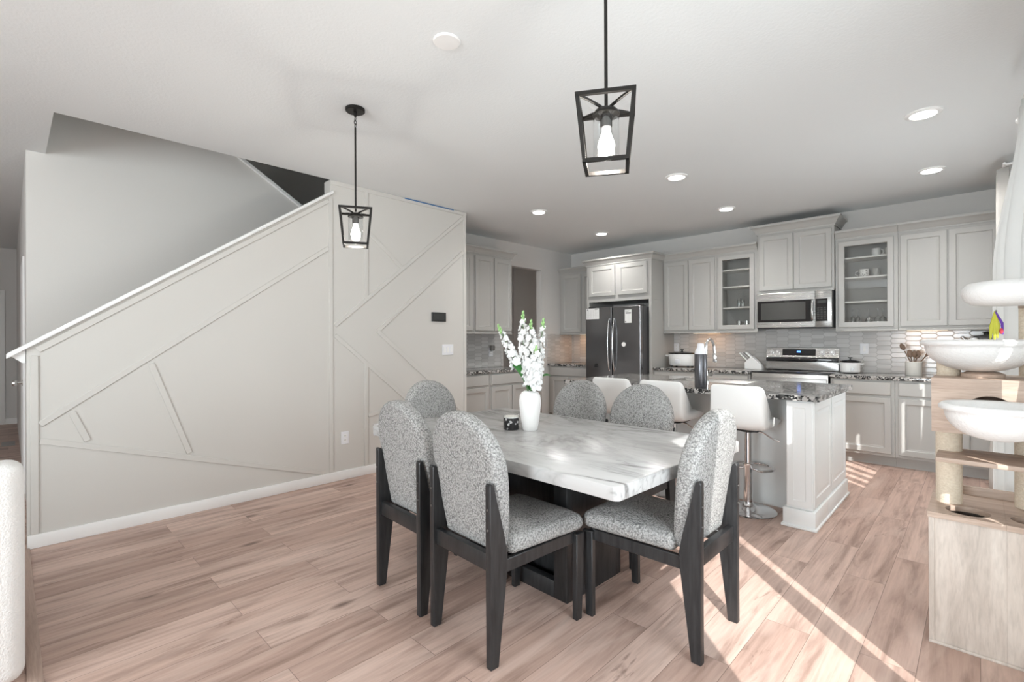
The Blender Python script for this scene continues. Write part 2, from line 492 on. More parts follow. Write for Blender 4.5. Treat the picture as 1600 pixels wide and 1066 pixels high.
def dup(root, loc, rz=None, label=None):
    r = root.copy(); C.objects.link(r); r.location = loc
    if rz is not None: r.rotation_euler = (0, 0, rz)
    if label: r['label'] = label
    for ch in list(root.children):
        c = ch.copy(); C.objects.link(c); c.parent = r
        for g in list(ch.children):
            d = g.copy(); C.objects.link(d); d.parent = c
    return r


# ------------------------------------------------------------------ the room shell
XA = -4.30      # face of the stair (accent) wall
XR = .36        # face of the right wall
YB = 6.805      # face of the back wall
XP = -5.11      # face of the pantry wall
struct('floor', MB().box(-11.3, XR + .12, -4.7, 7.0, -.12, 0), 'floor', 'pinkish oak plank floor running through the whole room', 'floor')
cl = MB()
cl.box(XA, XR + .12, -4.7, 7.0, H_CEIL, 2.90)
cl.box(-11.3, XA, -4.7, .21, H_CEIL, 2.90)
cl.box(-6.6, XA, 3.70, 7.0, H_CEIL, 2.90)
struct('ceiling', cl, 'ceiling', 'white textured ceiling over dining area and kitchen', 'ceiling')

# stair wall with the sloped top, battens on it
sl_ = .699
def z_slope(y): return 1.229 + sl_ * (y + .006)
wl = MB().prism([(.08, 0), (3.70, 0), (3.70, H_CEIL), (2.062, H_CEIL), (2.062, z_slope(2.062) - .03), (.08, z_slope(.08) - .03)], 'x', XA - .12, XA)
struct('wall_left', wl, 'accent', 'cream accent wall with sloped stair top and slanted battens', 'wall')
cap = MB().prism([(-.008, z_slope(-.008) - .032), (2.085, z_slope(2.085) - .032), (2.085, z_slope(2.085)), (-.008, z_slope(-.008))], 'x', XA - .145, XA + .028, .006, 2)
struct('trim_1', cap, 'white', 'white sloped cap rail on top of the stair wall', 'cap rail')
cor = MB().prism([(.078, z_slope(.078) - .033), (.078, 1.165), (.066, 1.166), (.058, 1.176), (.046, 1.182), (.036, 1.196), (.022, 1.203), (.012, 1.214), (.010, z_slope(.01) - .033)], 'x', XA - .11, XA - .005, .003)
struct('trim_2', cor, 'white', 'white curved bracket under the low end of the cap rail', 'bracket')


def batten(n, p, q, wd=.038, th=.009, label=''):
    p, q = Vector(p), Vector(q); d = (q - p).normalized(); nn = Vector((-d.y, d.x)) * wd / 2
    pts = [tuple(p + nn), tuple(p - nn), tuple(q - nn), tuple(q + nn)]
    struct('trim_%d' % n, MB().prism(pts, 'x', XA - .001, XA + th, .0025), 'accent', label, 'batten')


bl = [((3.655, 2.715), (2.10, 1.44), 'long upper rising batten right of the tall upright'),
      ((3.655, 2.322), (2.544, 1.395), 'lower rising batten ending at the arrow point left of the thermostat'),
      ((2.544, 1.395), (3.632, .487), 'falling batten from the arrow point under the light switch'),
      ((2.10, 1.352), (3.037, .558), 'falling batten running down behind the far end dining chair'),
      ((2.444, 2.366), (2.829, 2.05), 'short falling batten behind the farther pendant'),
      ((2.436, .572), (2.95, .645), 'low short batten above the partly hidden outlet'),
      ((2.04, 2.150), (.14, .776), 'longest rising batten across the low part of the stair wall'),
      ((.14, .672), (1.985, .100), 'long falling batten reaching down to the baseboard'),
      ((.715, 1.140), (.949, .457), 'longer steep batten joining the two long slanted ones'),
      ((.29, .838), (.369, .638), 'shortest steep batten near the low wall end'),
      ((2.425, 2.75), (2.42, 1.702), 'upright batten behind the farther pendant'),
      ((2.418, 1.085), (2.413, .085), 'upright batten rising from baseboard beside the lone outlet'),
      ((2.062, z_slope(2.062) - .06), (2.062, .085), 'tall upright batten where the wall reaches the ceiling'),
      ((.13, z_slope(.13) - .075), (2.043, z_slope(2.043) - .075), 'slanted border batten under the cap rail'),
      ((.115, .085), (.115, z_slope(.115) - .10), 'upright border batten at the low wall end'),
      ((2.062, H_CEIL - .021), (3.70, H_CEIL - .021), 'border batten along the ceiling'),
      ((3.676, .085), (3.676, H_CEIL - .04), 'upright border batten at the kitchen corner')]
for i, (p, q, lab) in enumerate(bl):
    if 'border' in lab and 'ceiling' in lab: batten(3 + i, p, q, .04, .009, 'cream ' + lab)
    else: batten(3 + i, p, q, .038, .009 + .0004 * (i % 3), 'cream ' + lab)
bb = MB().fbox(FX(XA), .08, 3.70, 0, .085, .0005, .016, .004)
struct('baseboard_left', bb, 'white', 'white baseboard along the cream stair wall', 'baseboard')
tape = MB().fbox(FX(XA), 2.86, 3.51, H_CEIL - .012, H_CEIL - .002, .0095, .0125)
tag(tape.build('masking_tape', 'tape'), 'strip of blue masking tape along top of the cream wall', 'tape')

# stairwell
sw = MB().prism([(.10, 0), (3.58, 0), (3.58, 1.90), (.10, 4.03)], 'x', -5.42, -5.30)
struct('wall_stair', sw, 'stairwall', 'grey wall on the far side of the staircase', 'wall')
st = MB().prism([(.10, 4.03), (3.58, 1.90), (3.58, 1.94), (.10, 4.07)], 'x', -5.445, -5.275, .004)
struct('trim_30', st, 'white', 'white slanted rail cap seen through the stair opening', 'rail cap')
ss = MB(); ss.box(-6.62, XA + .12, .09, .21, 2.905, 5.3); ss.box(XA, XA + .12, .21, 3.58, 2.905, 5.3)
struct('wall_upper', ss, 'wall', 'upper stairwell walls above the ceiling opening', 'wall')
struct('wall_stair_far', MB().box(-6.62, -6.5, .21, 3.58, 0, 5.3), 'stairwall', 'shaded grey wall beyond the stair opening', 'wall')
wr = MB().box(-6.62, XA - .12, 3.58, 3.70, 0, 5.3)
struct('wall_return', wr, 'wall', 'wall closing the staircase from the kitchen', 'wall')
struct('ceiling_upper', MB().box(-6.62, XA + .12, .09, 3.7, 5.3, 5.4), 'ceiling', 'upper ceiling above the staircase', 'ceiling')
stp = MB()
for k in range(8):
    stp.box(-5.30, XA - .12, .22 + k * .27, .22 + (k + 1) * .27, 0, .185 * (k + 1))
struct('floor_stairs', stp, 'strip_wood', 'wooden steps behind the sloped cream wall', 'stairs')

# hallway at far left
struct('wall_hall_right', MB().box(-11.1, -5.42, .10, .20, 0, H_CEIL), 'wall', 'grey hallway wall past the staircase end', 'wall')
struct('wall_hall_end', MB().box(-11.25, -11.1, -4.7, .2, 0, H_CEIL), 'wall', 'grey wall at the far end of the hallway', 'wall')
fe = Fr((-11.1, 0, 0), (0, 1, 0), (0, 0, 1), (1, 0, 0))
d1 = MB(); d1.fbox(fe, -.13, -.03, 0, 2.12, 0, .02, .003); d1.fbox(fe, -1.10, -1.0, 0, 2.12, 0, .02, .003); d1.fbox(fe, -1.0, -.13, 2.02, 2.12, 0, .02, .003)
dd = struct('door_2', d1, 'white', 'white cased door at the end of the hallway', 'door')
MB().loops(fe, -1.0, -.13, .01, 2.02, [(0, 0), (0, .006), (.12, .006), (.13, .002)]).build('door_panel', 'white', dd)
for z in (.25, 1.05, 1.85): MB().fbox(fe, -.14, -.125, z, z + .09, .006, .024).build('hinge', 'hinge', dd)
struct('baseboard_hall', MB().fbox(fe, -.03, .10, 0, .09, .0005, .015), 'white', 'white baseboard at the hallway end', 'baseboard')
fh = Fr((0, .10, 0), (1, 0, 0), (0, 0, 1), (0, -1, 0))
d3 = struct('door_3', MB().loops(fh, -6.75, -5.85, .01, 2.03, [(0, .0), (0, .012), (.1, .012), (.11, .008)]), 'white', 'closet door under the stairs seen edge on', 'door')
kb = MB(); kb.lathe([(.001, 0), (.026, 0), (.026, .006), (.010, .008), (.009, .030), (.022, .036), (.028, .050), (.022, .064), (.001, .068)], (-5.93, .088, .95), 16, 'y')
kb.build('door_knob', 'steel', d3)
vt = MB(); vt.box(-9.1, -8.75, -.06, .06, .0005, .006)
v_ = tag(vt.build('floor_vent', 'hinge'), 'dark floor vent grille on the hallway floor', 'vent')

# pantry wall with doorway, back wall, right wall, rear wall
wp = MB(); wp.box(XP - .11, XP, 3.70, 5.12, 0, H_CEIL); wp.box(XP - .11, XP, 5.12, 6.0, 2.43, H_CEIL); wp.box(XP - .11, XP, 6.0, YB, 0, H_CEIL)
struct('wall_pantry', wp, 'wall', 'grey wall with open doorway beside the refrigerator corner', 'wall')
pr = MB(); pr.box(-6.6, -6.5, 3.70, YB + .1, 0, H_CEIL); pr.box(-6.5, XP - .11, YB, YB + .1, 0, H_CEIL)
struct('wall_pantry_far', pr, 'wall', 'shaded grey wall seen through the kitchen doorway', 'wall')
struct('wall_back', MB().box(XP - .11, XR + .12, YB, YB + .12, 0, H_CEIL), 'wall', 'grey kitchen back wall above the cabinets', 'wall')
rw = MB(); X0, X1 = XR, XR + .12
rw.box(X0, X1, -4.6, .80, 0, H_CEIL); rw.box(X0, X1, .80, 3.90, 2.42, H_CEIL); rw.box(X0, X1, 3.90, 3.98, 0, H_CEIL)
rw.box(X0, X1, 3.98, 5.45, 0, 1.05); rw.box(X0, X1, 3.98, 5.45, 2.25, H_CEIL); rw.box(X0, X1, 5.45, YB, 0, H_CEIL)
struct('wall_right', rw, 'wall', 'right wall with patio door and kitchen window', 'wall')
re_ = MB(); re_.box(-11.25, X1, -4.7, -4.55, 0, .3); re_.box(-11.25, X1, -4.7, -4.55, 2.5, H_CEIL)  # opening in this wall is invented, placed for the rear fill light
for a, b in ((-11.25, -1.68), (.12, X1)): re_.box(a, b, -4.7, -4.55, .3, 2.5)
struct('wall_rear', re_, 'wall', 'wall behind the viewer with a tall window added for fill light', 'wall')
pd = MB()
for y0, y1 in ((.80, .835), (1.60, 1.71), (2.72, 2.83), (3.86, 3.90)): pd.box(XR + .045, XR + .10, y0, y1, 0, 2.42, .003)
pd.box(XR + .045, XR + .10, .80, 3.90, 2.37, 2.42, .003); pd.box(XR + .045, XR + .10, .80, 3.90, 0, .05, .003)
dr = struct('door_1', pd, 'white', 'white framed sliding patio door in the right wall', 'door')
MB().box(XR + .07, XR + .076, .835, 3.86, .05, 2.37).build('glass_pane', 'pane', dr)
wd = MB(); wd.box(XR + .03, XR + .09, 3.98, 4.02, 1.05, 2.25, .003); wd.box(XR + .03, XR + .09, 5.41, 5.45, 1.05, 2.25, .003)
wd.box(XR + .03, XR + .09, 3.98, 5.45, 1.05, 1.09, .003); wd.box(XR + .03, XR + .09, 3.98, 5.45, 2.21, 2.25, .003)
wn = struct('window_1', wd, 'white', 'white kitchen window frame in the right wall', 'window')
MB().box(XR + .06, XR + .066, 4.02, 5.41, 1.09, 2.21).build('glass_pane', 'pane', wn)
XB = XR - .06
sh = thing('roller_shade', 'pale roller shade lowered over the kitchen window', 'shade', (XR - .04, 4.7, 1.5))
MB().box(XB + .012, XB + .016, 4.0, 5.43, 1.52, 2.2).build('shade_cloth', 'drape', sh)
MB().cyl((XB + .014, 4.0, 1.515), (XB + .014, 5.43, 1.515), .008).build('hem_bar', 'white', sh)
MB().cyl((XB + .022, 4.0, 2.215), (XB + .022, 5.43, 2.215), .018).build('roller', 'white', sh)
bs = thing('sun_stripe_blind', 'unseen white blind slats added to stripe the sun in the lower kitchen window', 'blind', (XB + .02, 4.7, 1.06))
gaps = [(3.99, 4.06), (4.125, 4.205), (4.32, 4.415), (4.52, 4.62), (4.72, 4.86), (4.935, 4.965), (5.29, 5.315)]  # unseen slats, added with gaps spaced to stripe the incoming sun
e0 = 3.99
for a, b in gaps:
    if a - e0 > .012: MB().box(XB + .0175, XB + .0205, e0, a, 1.0, 1.515).build('slat', 'white', bs)
    e0 = b
MB().box(XB + .0175, XB + .0205, e0, 5.445, 1.0, 1.515).build('slat', 'white', bs)
struct('floor_patio', MB().box(XR + .12, 7, -4, 10, -.25, -.06), 'concrete', 'concrete patio outside the sliding door', 'patio')

pl_ = bpy.data.lights.new('pantry_fill', 'AREA'); pl_.size = .3; pl_.energy = 5; pl_.color = (1, .95, .92)  # unseen area fill, added to brighten the dark room past the doorway
plo_ = bpy.data.objects.new('pantry_fill', pl_); C.objects.link(plo_); plo_.location = (-5.9, 4.4, 2.74)

# floor transition strip
tag(MB().box(-4.29, XR - .02, .046, .092, .0005, .010, .004).build('floor_strip', 'strip_wood'), 'pale wooden floor strip beside the cream wall end', 'floor strip')

# ------------------------------------------------------------------ curtains


def sheet(name, mat, parent, ya, yb, ztop, zbot, xfun, ny=90, nz=24, th=.003, yshift=lambda y, z: 0):
    rows = []
    for j in range(nz + 1):
        z = ztop + (zbot - ztop) * j / nz
        ys = [ya + (yb - ya) * i / ny for i in range(ny + 1)]
        rows.append([Vector((xfun(y, z), y + yshift(y, z), z)) for y in ys])
    mb = MB(); vs = [[mb.bm.verts.new(p) for p in r] for r in rows]
    for a, b in zip(vs, vs[1:]):
        for i in range(ny): mb.bm.faces.new((a[i], a[i + 1], b[i + 1], b[i]))
    o = mb.build(name, mat, parent, 80)
    sm_ = o.modifiers.new('thick', 'SOLIDIFY'); sm_.thickness = th
    return o


def sstep(t): t = max(0, min(1, t)); return t * t * (3 - 2 * t)
c1 = thing('curtain', 'bright white sheer curtain over the patio door behind the cat tree', 'curtain', (.24, 3.2, .02))
sheet('curtain_cloth', 'sheer', c1, 2.615, 3.965, 2.50, .02, lambda y, z: .245 - .075 * sstep((y - 3.15) / .35) + .15 * sstep((y - 3.80) / .15) - .095 * sstep((2.5 - z) / .85) * sstep((y - 3.1) / .55) * (1 - sstep((y - 3.80) / .15)) + .020 * math.sin(y * 2 * PI / .105) * (.6 + .4 * sstep((2.5 - z))), 150, yshift=lambda y, z: (-.020 * sstep((1.22 - z) / .1) - .10 * sstep((.70 - z) / .04)) * max(0, 1 - (y - 2.615) / .2))
c0 = thing('curtain', 'white sheer curtain panel on the patio door nearest the camera', 'curtain', (.24, 2.25, .02))
sheet('curtain_cloth', 'sheer', c0, 1.995, 2.575, 2.50, .02, lambda y, z: .245 + .02 * math.sin(y * 2 * PI / .1), 50)
rod = thing('curtain_rod', 'white curtain rod above the patio door', 'curtain rod', (.17, 3.0, 2.53))
MB().tube([(.245, .75, 2.53), (.245, 3.1, 2.53), (.175, 3.55, 2.53), (.17, 3.96, 2.53)], .011, 12).build('pole', 'white', rod)
for y in (.80, 2.2, 3.95): MB().box(.168 if y > 3 else .24, XR, y - .008, y + .008, 2.52, 2.54).build('bracket', 'white', rod)
for y in (.74, 3.97): MB().ball((.17 if y > 3 else .245, y, 2.53), .02).build('finial', 'white', rod)
c2 = thing('curtain', 'grey linen curtain hanging beside the upper cabinets', 'curtain', (.15, 5.8, .03))
sheet('curtain_cloth', 'drape', c2, 5.62, 5.93, 2.69, .03, lambda y, z: .148 + .040 * math.sin(y * 2 * PI / .155 + .6) - .05 * sstep((1.2 - z) / 1.1), 60)
rod2 = thing('curtain_rod', 'short white rod holding the grey linen curtain', 'curtain rod', (.15, 5.75, 2.705))
MB().cyl((.15, 5.56, 2.705), (.15, 5.97, 2.705), .010).build('pole', 'white', rod2)
for y in (5.60, 5.95): MB().box(.145, XR, y - .008, y + .008, 2.697, 2.713).build('bracket', 'white', rod2)

# ------------------------------------------------------------------ kitchen cabinets
DOOR = [(0, 0), (0, .017), (.003, .020), (.052, .020), (.055, .018), (.060, .011), (.076, .0085)]
DRAW = [(0, 0), (0, .013), (.007, .020)]
GDOOR = [(0, 0), (0, .017), (.003, .020), (.052, .020), (.056, .016), (.056, 0), (0, 0)]
CROWN = [(0, 0), (.010, 0), (.010, .016), (.020, .026), (.032, .050), (.050, .070), (.060, .074), (.060, .096), (0, .096)]


def crown(fr, u0, u1, v, n, back, eL, eR, mat, parent, sc=1.0):
    rs = []
    for o, h in CROWN:
        o *= sc; h *= sc
        a = u0 - (o if eL else 0); b = u1 + (o if eR else 0)
        rs.append([fr(a, v + h, back), fr(a, v + h, n + o), fr(b, v + h, n + o), fr(b, v + h, back)])
    mb = MB(); mb.rings(rs, False, False, False)
    bmesh.ops.contextual_create(mb.bm, geom=[]) if False else None
    mb.bm.faces.new([mb.bm.verts.new(p) for p in rs[-2]])
    for k in (0, -1):     # close the ends
        pass
    return mb.build('crown_molding', mat, parent, 30)


def wall_cab(label, fr, u0, u1, v0, v1, depth, doors, glass=False, cr=(0, 0), crs=1.0, group='grey wall cabinets', shelves=(), crown_on=True, door_v=None):
    n0 = -depth; root = thing('kitchen_cabinet', label, 'cabinet', tuple(fr((u0 + u1) / 2, v0, n0 / 2)), group)
    if not glass:
        MB().fbox(fr, u0, u1, v0, v1, n0, 0, .002, 1).build('cabinet_body', 'cab', root)
    else:
        b = MB()
        b.fbox(fr, u0, u0 + .018, v0, v1, n0, 0); b.fbox(fr, u1 - .018, u1, v0, v1, n0, 0)
        b.fbox(fr, u0 + .018, u1 - .018, v0, v0 + .02, n0, 0); b.fbox(fr, u0 + .018, u1 - .018, v1 - .02, v1, n0, 0)
        d0, d1 = doors[0]
        for a, c in ((u0 + .018, d0 + .03), (d1 - .03, u1 - .018)):
            if c > a: b.fbox(fr, a, c, v0 + .02, v1 - .02, -.02, 0)
        b.fbox(fr, d0 + .03, d1 - .03, v0 + .02, v0 + .045, -.02, 0); b.fbox(fr, d0 + .03, d1 - .03, v1 - .06, v1 - .02, -.02, 0)
        b.build('cabinet_body', 'cab', root)
        MB().fbox(fr, u0 + .018, u1 - .018, v0 + .02, v1 - .02, n0 + .003, n0 + .012).build('back_panel', 'cab_in', root)
        for z in shelves: MB().fbox(fr, u0 + .02, u1 - .02, z - .018, z, n0 + .014, -.035, .001, 1).build('shelf', 'shelfw', root)
    dv0, dv1 = door_v or (v0 + .022, v1 - .03)
    for a, c in doors:
        if glass:
            d = MB().loops(fr, a, c, dv0, dv1, [(i, n + .001) for i, n in GDOOR], False, False).build('glass_door', 'cab', root)
            MB().fbox(fr, a + .05, c - .05, dv0 + .05, dv1 - .05, .006, .009).build('glass_pane', 'cab_glass', d)
        else:
            MB().loops(fr, a, c, dv0, dv1, [(i, n + .001) for i, n in DOOR]).build('door', 'cab', root)
    MB().fbox(fr, u0, u1, v0 - .022, v0, -.012, .012, .003).build('light_rail', 'cab', root)
    if crown_on: crown(fr, u0, u1, v1 - .005, 0, n0, cr[0], cr[1], 'cab', root, crs)
    return root


def base_cab(label, fr, u0, u1, depth, drawers, doors, group='grey base cabinets', mat='cab'):
    root = thing('base_cabinet', label, 'cabinet', tuple(fr((u0 + u1) / 2, 0, -depth / 2)), group)
    MB().fbox(fr, u0, u1, .105, .878, -depth, 0, .002, 1).build('cabinet_body', mat, root)
    MB().fbox(fr, u0, u1, 0, .105, -depth, -.07).build('toe_kick', mat, root)
    for a, c in drawers: MB().loops(fr, a, c, .725, .860, [(i, n + .001) for i, n in DRAW]).build('drawer', mat, root)
    for a, c in doors: MB().loops(fr, a, c, .135, .700, [(i, n + .001) for i, n in DOOR]).build('door', mat, root)
    return root


fu = FB(6.475); fb = FB(6.17); fpu = FX(-4.78); fpb = FX(-4.50)
# uppers on the back wall
wall_cab('narrow shaded upper cabinet in the corner left of refrigerator', fu, XP + .003, -4.31, 1.405, 2.40, .327, [(-5.05, -4.665), (-4.64, -4.33)], cr=(0, 0))
wall_cab('tall two door upper cabinet right of the refrigerator panel', fu, -3.235, -2.492, 1.405, 2.41, .327, [(-3.215, -2.870), (-2.860, -2.512)], cr=(0, 0))
wall_cab('glass door upper cabinet left of the microwave', fu, -2.490, -1.985, 1.405, 2.41, .327, [(-2.465, -2.02)], True, shelves=(1.715, 1.985, 2.205), group='glass door cabinets')
wall_cab('raised cabinet above the microwave with tall crown', FB(6.45), -1.978, -1.172, 1.872, 2.585, .352, [(-1.955, -1.582), (-1.574, -1.195)], cr=(1, 1), crs=1.15, door_v=(1.89, 2.555))
wall_cab('glass door upper cabinet right of the microwave holding mugs', fu, -1.165, -.612, 1.405, 2.41, .327, [(-1.135, -.645)], True, shelves=(1.715, 1.985, 2.205), group='glass door cabinets')
wall_cab('wide two door upper cabinet beside the grey curtain', fu, -.610, .272, 1.405, 2.41, .327, [(-.590, -.227), (-.217, .15)], cr=(0, 0))
# refrigerator surround
fe_ = FB(6.12)
rs = thing('refrigerator_surround', 'deep grey cabinet box enclosing the refrigerator with two doors above', 'cabinet', (-3.78, 6.45, 0))
MB().fbox(fe_, -4.305, -3.235, 1.86, 2.41, -.68, 0, .002, 1).build('cabinet_body', 'cab', rs)
MB().fbox(fe_, -4.305, -4.265, 0, 1.86, -.68, 0, .002, 1).build('side_panel', 'cab', rs)
MB().fbox(fe_, -3.275, -3.235, 0, 1.86, -.68, 0, .002, 1).build('side_panel', 'cab', rs)
for a, c in ((-4.255, -3.805), (-3.755, -3.295)): MB().loops(fe_, a, c, 1.945, 2.385, [(i, n + .001) for i, n in DOOR]).build('door', 'cab', rs)
crown(fe_, -4.305, -3.235, 2.405, 0, -.68, 1, 1, 'cab', rs)
# pantry wall
wall_cab('two door upper cabinet on the pantry wall behind the cream wall', fpu, 4.245, 4.960, 1.405, 2.45, .327, [(4.262, 4.594), (4.612, 4.944)], cr=(0, 1))
wall_cab('upper cabinet on the pantry wall half hidden by the cream wall', fpu, 3.715, 4.243, 1.405, 2.45, .327, [(3.74, 4.215)], cr=(0, 0))
base_cab('single door base cabinet beside the cream wall corner', fpb, 3.715, 4.255, .60, [(3.78, 4.230)], [(3.78, 4.230)])
base_cab('double door base cabinet behind the flower vase', fpb, 4.257, 5.06, .60, [(4.282, 5.035)], [(4.282, 4.650), (4.664, 5.035)])
# base runs on the back wall
base_cab('dark corner base cabinet left of the refrigerator', fb, XP + .005, -4.31, .63, [(-5.04, -4.34)], [(-5.04, -4.70), (-4.68, -4.34)])
base_cab('base cabinet between refrigerator and slow cooker spot', fb, -3.233, -2.603, .63, [(-3.205, -2.63)], [(-3.205, -2.925), (-2.912, -2.63)])
base_cab('base cabinet left of the range under the knife block', fb, -2.601, -1.975, .63, [(-2.575, -2.0)], [(-2.575, -2.295), (-2.282, -2.0)])
base_cab('base cabinet right of the range with one wide drawer', fb, -1.160, -.612, .63, [(-1.135, -.640)], [(-1.135, -.640)])
base_cab('base cabinet behind the cat tree catching a sunny strip', fb, -.610, .285, .63, [(-.582, -.16), (-.12, .26)], [(-.582, -.16), (-.12, .26)])


def counter(label, x0, x1, y0, y1):
    return tag(MB().box(x0, x1, y0, y1, .879, .915, .005, 2).build('countertop', 'granite'), label, 'countertop', 'speckled granite countertops')


counter('granite countertop in the corner left of refrigerator', XP + .004, -4.308, 6.14, YB - .012)
counter('granite countertop between refrigerator and range', -3.232, -1.972, 6.14, YB - .012)
counter('granite countertop right of the range with cream crock', -1.165, .29, 6.14, YB - .012)
counter('granite countertop on the pantry wall', XP + .012, -4.47, 3.705, 5.085)
bkx = MB(); bkx.box(XP + .01, -4.308, YB - .01, YB - .0005, .916, 1.40); bkx.box(-3.233, XR - .001, YB - .01, YB - .0005, .916, 1.87)
struct('wall_backsplash', bkx, 'tile_x', 'pale picket tile backsplash along the kitchen back wall', 'backsplash')
bky = MB(); bky.box(XP + .0005, XP + .01, 3.71, 5.10, .916, 1.40); bky.box(XP + .0005, XP + .01, 6.13, YB - .011, .916, 1.40)
struct('wall_backsplash_pantry', bky, 'tile_y', 'pale picket tile backsplash on the pantry wall', 'backsplash')
struct('baseboard_pantry', MB().box(XP + .0005, XP + .014, 6.0, 6.165, 0, .085, .003), 'white', 'short white baseboard beside the kitchen doorway', 'baseboard')


def light_bar(label, x0, x1, y, watts):
    r = thing('cabinet_light_bar', label, 'light', ((x0 + x1) / 2, y, 1.37), 'under cabinet light bars')
    MB().box(x0, x1, y - .035, y + .035, 1.386, 1.404, .003).build('housing', 'white', r)
    MB().box(x0 + .01, x1 - .01, y - .025, y + .025, 1.381, 1.387).build('lens', 'bar_lens', r)
    l = bpy.data.lights.new('bar_light', 'AREA'); l.shape = 'RECTANGLE'; l.size = x1 - x0; l.size_y = .05; l.energy = watts; l.color = (1, .48, .18)
    o = bpy.data.objects.new('bar_light', l); C.objects.link(o); o.parent = r; o.location = (0, 0, .008); o.rotation_euler = (math.radians(18), 0, 0)


light_bar('lit bar under the wide upper cabinet above the cream crock', -.56, -.22, 6.60, .7)
light_bar('lit bar under the upper cabinet above the slow cooker', -2.86, -2.50, 6.60, .8)
light_bar('lit bar under the shaded corner upper cabinet', -4.78, -4.40, 6.60, 1.8)

# refrigerator
fr_ = thing('refrigerator', 'black stainless french door refrigerator with papers on it', 'refrigerator', (-3.74, 6.4, 0))
MB().box(-4.195, -3.295, 6.0, 6.77, .02, 1.755, .004).build('cabinet_body', 'dark_side', fr_)
ff = FB(5.995)
for a, c in ((-4.195, -3.7495), (-3.7405, -3.295)): MB().fbox(ff, a, c, .70, 1.765, .003, .068, .012, 3).build('door', 'dark_steel', fr_)
dz = MB().fbox(ff, -4.195, -3.295, .06, .69, .003, .068, .012, 3).build('freezer_drawer', 'dark_steel', fr_)
for x in (-3.785, -3.705):
    pts = [(x, 5.925 - .052 * math.sin(PI * t) ** .6 if 0 < t < 1 else 5.925, .86 + .74 * t) for t in [i / 24 for i in range(25)]]
    MB().tube(pts, .0095, 10).build('door_handle', 'handle_steel', fr_)
MB().tube([(-4.08 + .68 * t, 5.925 - .05 * (math.sin(PI * t) ** .5 if 0 < t < 1 else 0), .62) for t in [i / 20 for i in range(21)]], .0095, 10).build('drawer_handle', 'handle_steel', dz)
MB().box(-4.19, -4.11, 6.0, 6.08, 1.7655, 1.785, .003).build('hinge_cover', 'black', fr_); MB().box(-3.38, -3.30, 6.0, 6.08, 1.7655, 1.785, .003).build('hinge_cover', 'black', fr_)
MB().box(-4.15, -3.34, 6.02, 6.06, .0, .055).build('base_grille', 'black', fr_)


def paper(name, label, x0, x1, z0, z1, kind):
    fp = FB(5.9255)
    r = thing(name, label, 'paper', ((x0 + x1) / 2, 5.925, z0), 'papers on the refrigerator')
    MB().fbox(fp, x0, x1, z0, z1, 0, .0012).build('sheet', 'paper', r)
    k = MB()
    if kind == 'cal':
        for i in range(1, 7): k.fbox(fp, x0 + .012, x1 - .012, z0 + .012 + i * .0205, z0 + .0128 + i * .0205, .0012, .0016)
        for i in range(8): k.fbox(fp, x0 + .012 + i * .0295, x0 + .0132 + i * .0295, z0 + .012, z0 + .135, .0012, .0016)
        k.fbox(fp, x1 - .075, x1 - .02, z1 - .018, z1 - .011, .0012, .0016); k.fbox(fp, x0 + .015, x0 + .035, z1 - .026, z1 - .012, .0012, .0016)
    else:
        k.fbox(fp, x0 + .015, x1 - .01, z1 - .055, z1 - .040, .0012, .0016)
        for i in range(3): k.fbox(fp, x0 + .012, x1 - .03 - .01 * i, z1 - .018 - .007 * i, z1 - .0155 - .007 * i, .0012, .0016)
        k.fbox(fp, x0 + .006, x0 + .022, z0 + .008, z0 + .026, .0012, .0016)
    k.build('printing', 'ink', r)


paper('calendar_sheet', 'wide calendar sheet on left refrigerator door', -4.18, -3.955, 1.60, 1.755, 'cal')
paper('note_sheet', 'narrow note sheet on right refrigerator door', -3.535, -3.43, 1.53, 1.715, 'note')
tag(MB().cyl((-3.553, 5.9265, 1.235), (-3.553, 5.920, 1.235), .031).build('magnet', 'paper'), 'round pale magnet on right refrigerator door', 'magnet')
mg = MB(); mg.box(-4.035, -3.985, 5.915, 5.9265, .90, .935, .004); mg.box(-4.025, -3.995, 5.908, 5.918, .935, .955, .004)
tag(mg.build('magnet_clip', 'black'), 'small black magnet clip low on left refrigerator door', 'magnet')

# over-range microwave
fm = FB(6.40)
mw = thing('microwave', 'stainless over the range microwave with black window', 'microwave', (-1.575, 6.6, 1.425))
MB().fbox(fm, -1.968, -1.182, 1.425, 1.850, -.40, 0, .003).build('casing', 'dark_side', mw)
b = MB(); b.fbox(fm, -1.968, -1.345, 1.435, 1.848, .001, .032, .004); dmw = b.build('door', 'brushed', mw)
MB().fbox(fm, -1.955, -1.372, 1.500, 1.755, .032, .034).build('window_frame', 'black_gloss', dmw)
MB().fbox(fm, -1.915, -1.44, 1.53, 1.73, .034, .0345).build('window', 'screen', dmw)
hp = [fm(-1.368, 1.515 + .235 * t, .034 + .034 * (math.sin(PI * t) ** .5 if 0 < t < 1 else 0)) for t in [i / 16 for i in range(17)]]
MB().tube(hp, .012, 12).build('door_handle', 'handle_steel', dmw)
cp = MB().fbox(fm, -1.343, -1.182, 1.435, 1.848, .001, .032, .004).build('control_surround', 'brushed', mw)
MB().fbox(fm, -1.337, -1.222, 1.500, 1.755, .032, .034).build('control_panel', 'black_gloss', cp)
k = MB()
for i in range(6):
    for j in range(3): k.fbox(fm, -1.325 + j * .033, -1.302 + j * .033, 1.525 + i * .024, 1.538 + i * .024, .034, .0346)
k.build('buttons', 'screen', cp)
MB().fbox(fm, -1.322, -1.235, 1.705, 1.735, .034, .0346).build('display', 'screen', cp)
MB().fbox(fm, -1.968, -1.182, 1.424, 1.4245, -.38, -.02).build('vent_underside', 'dark_side', mw)

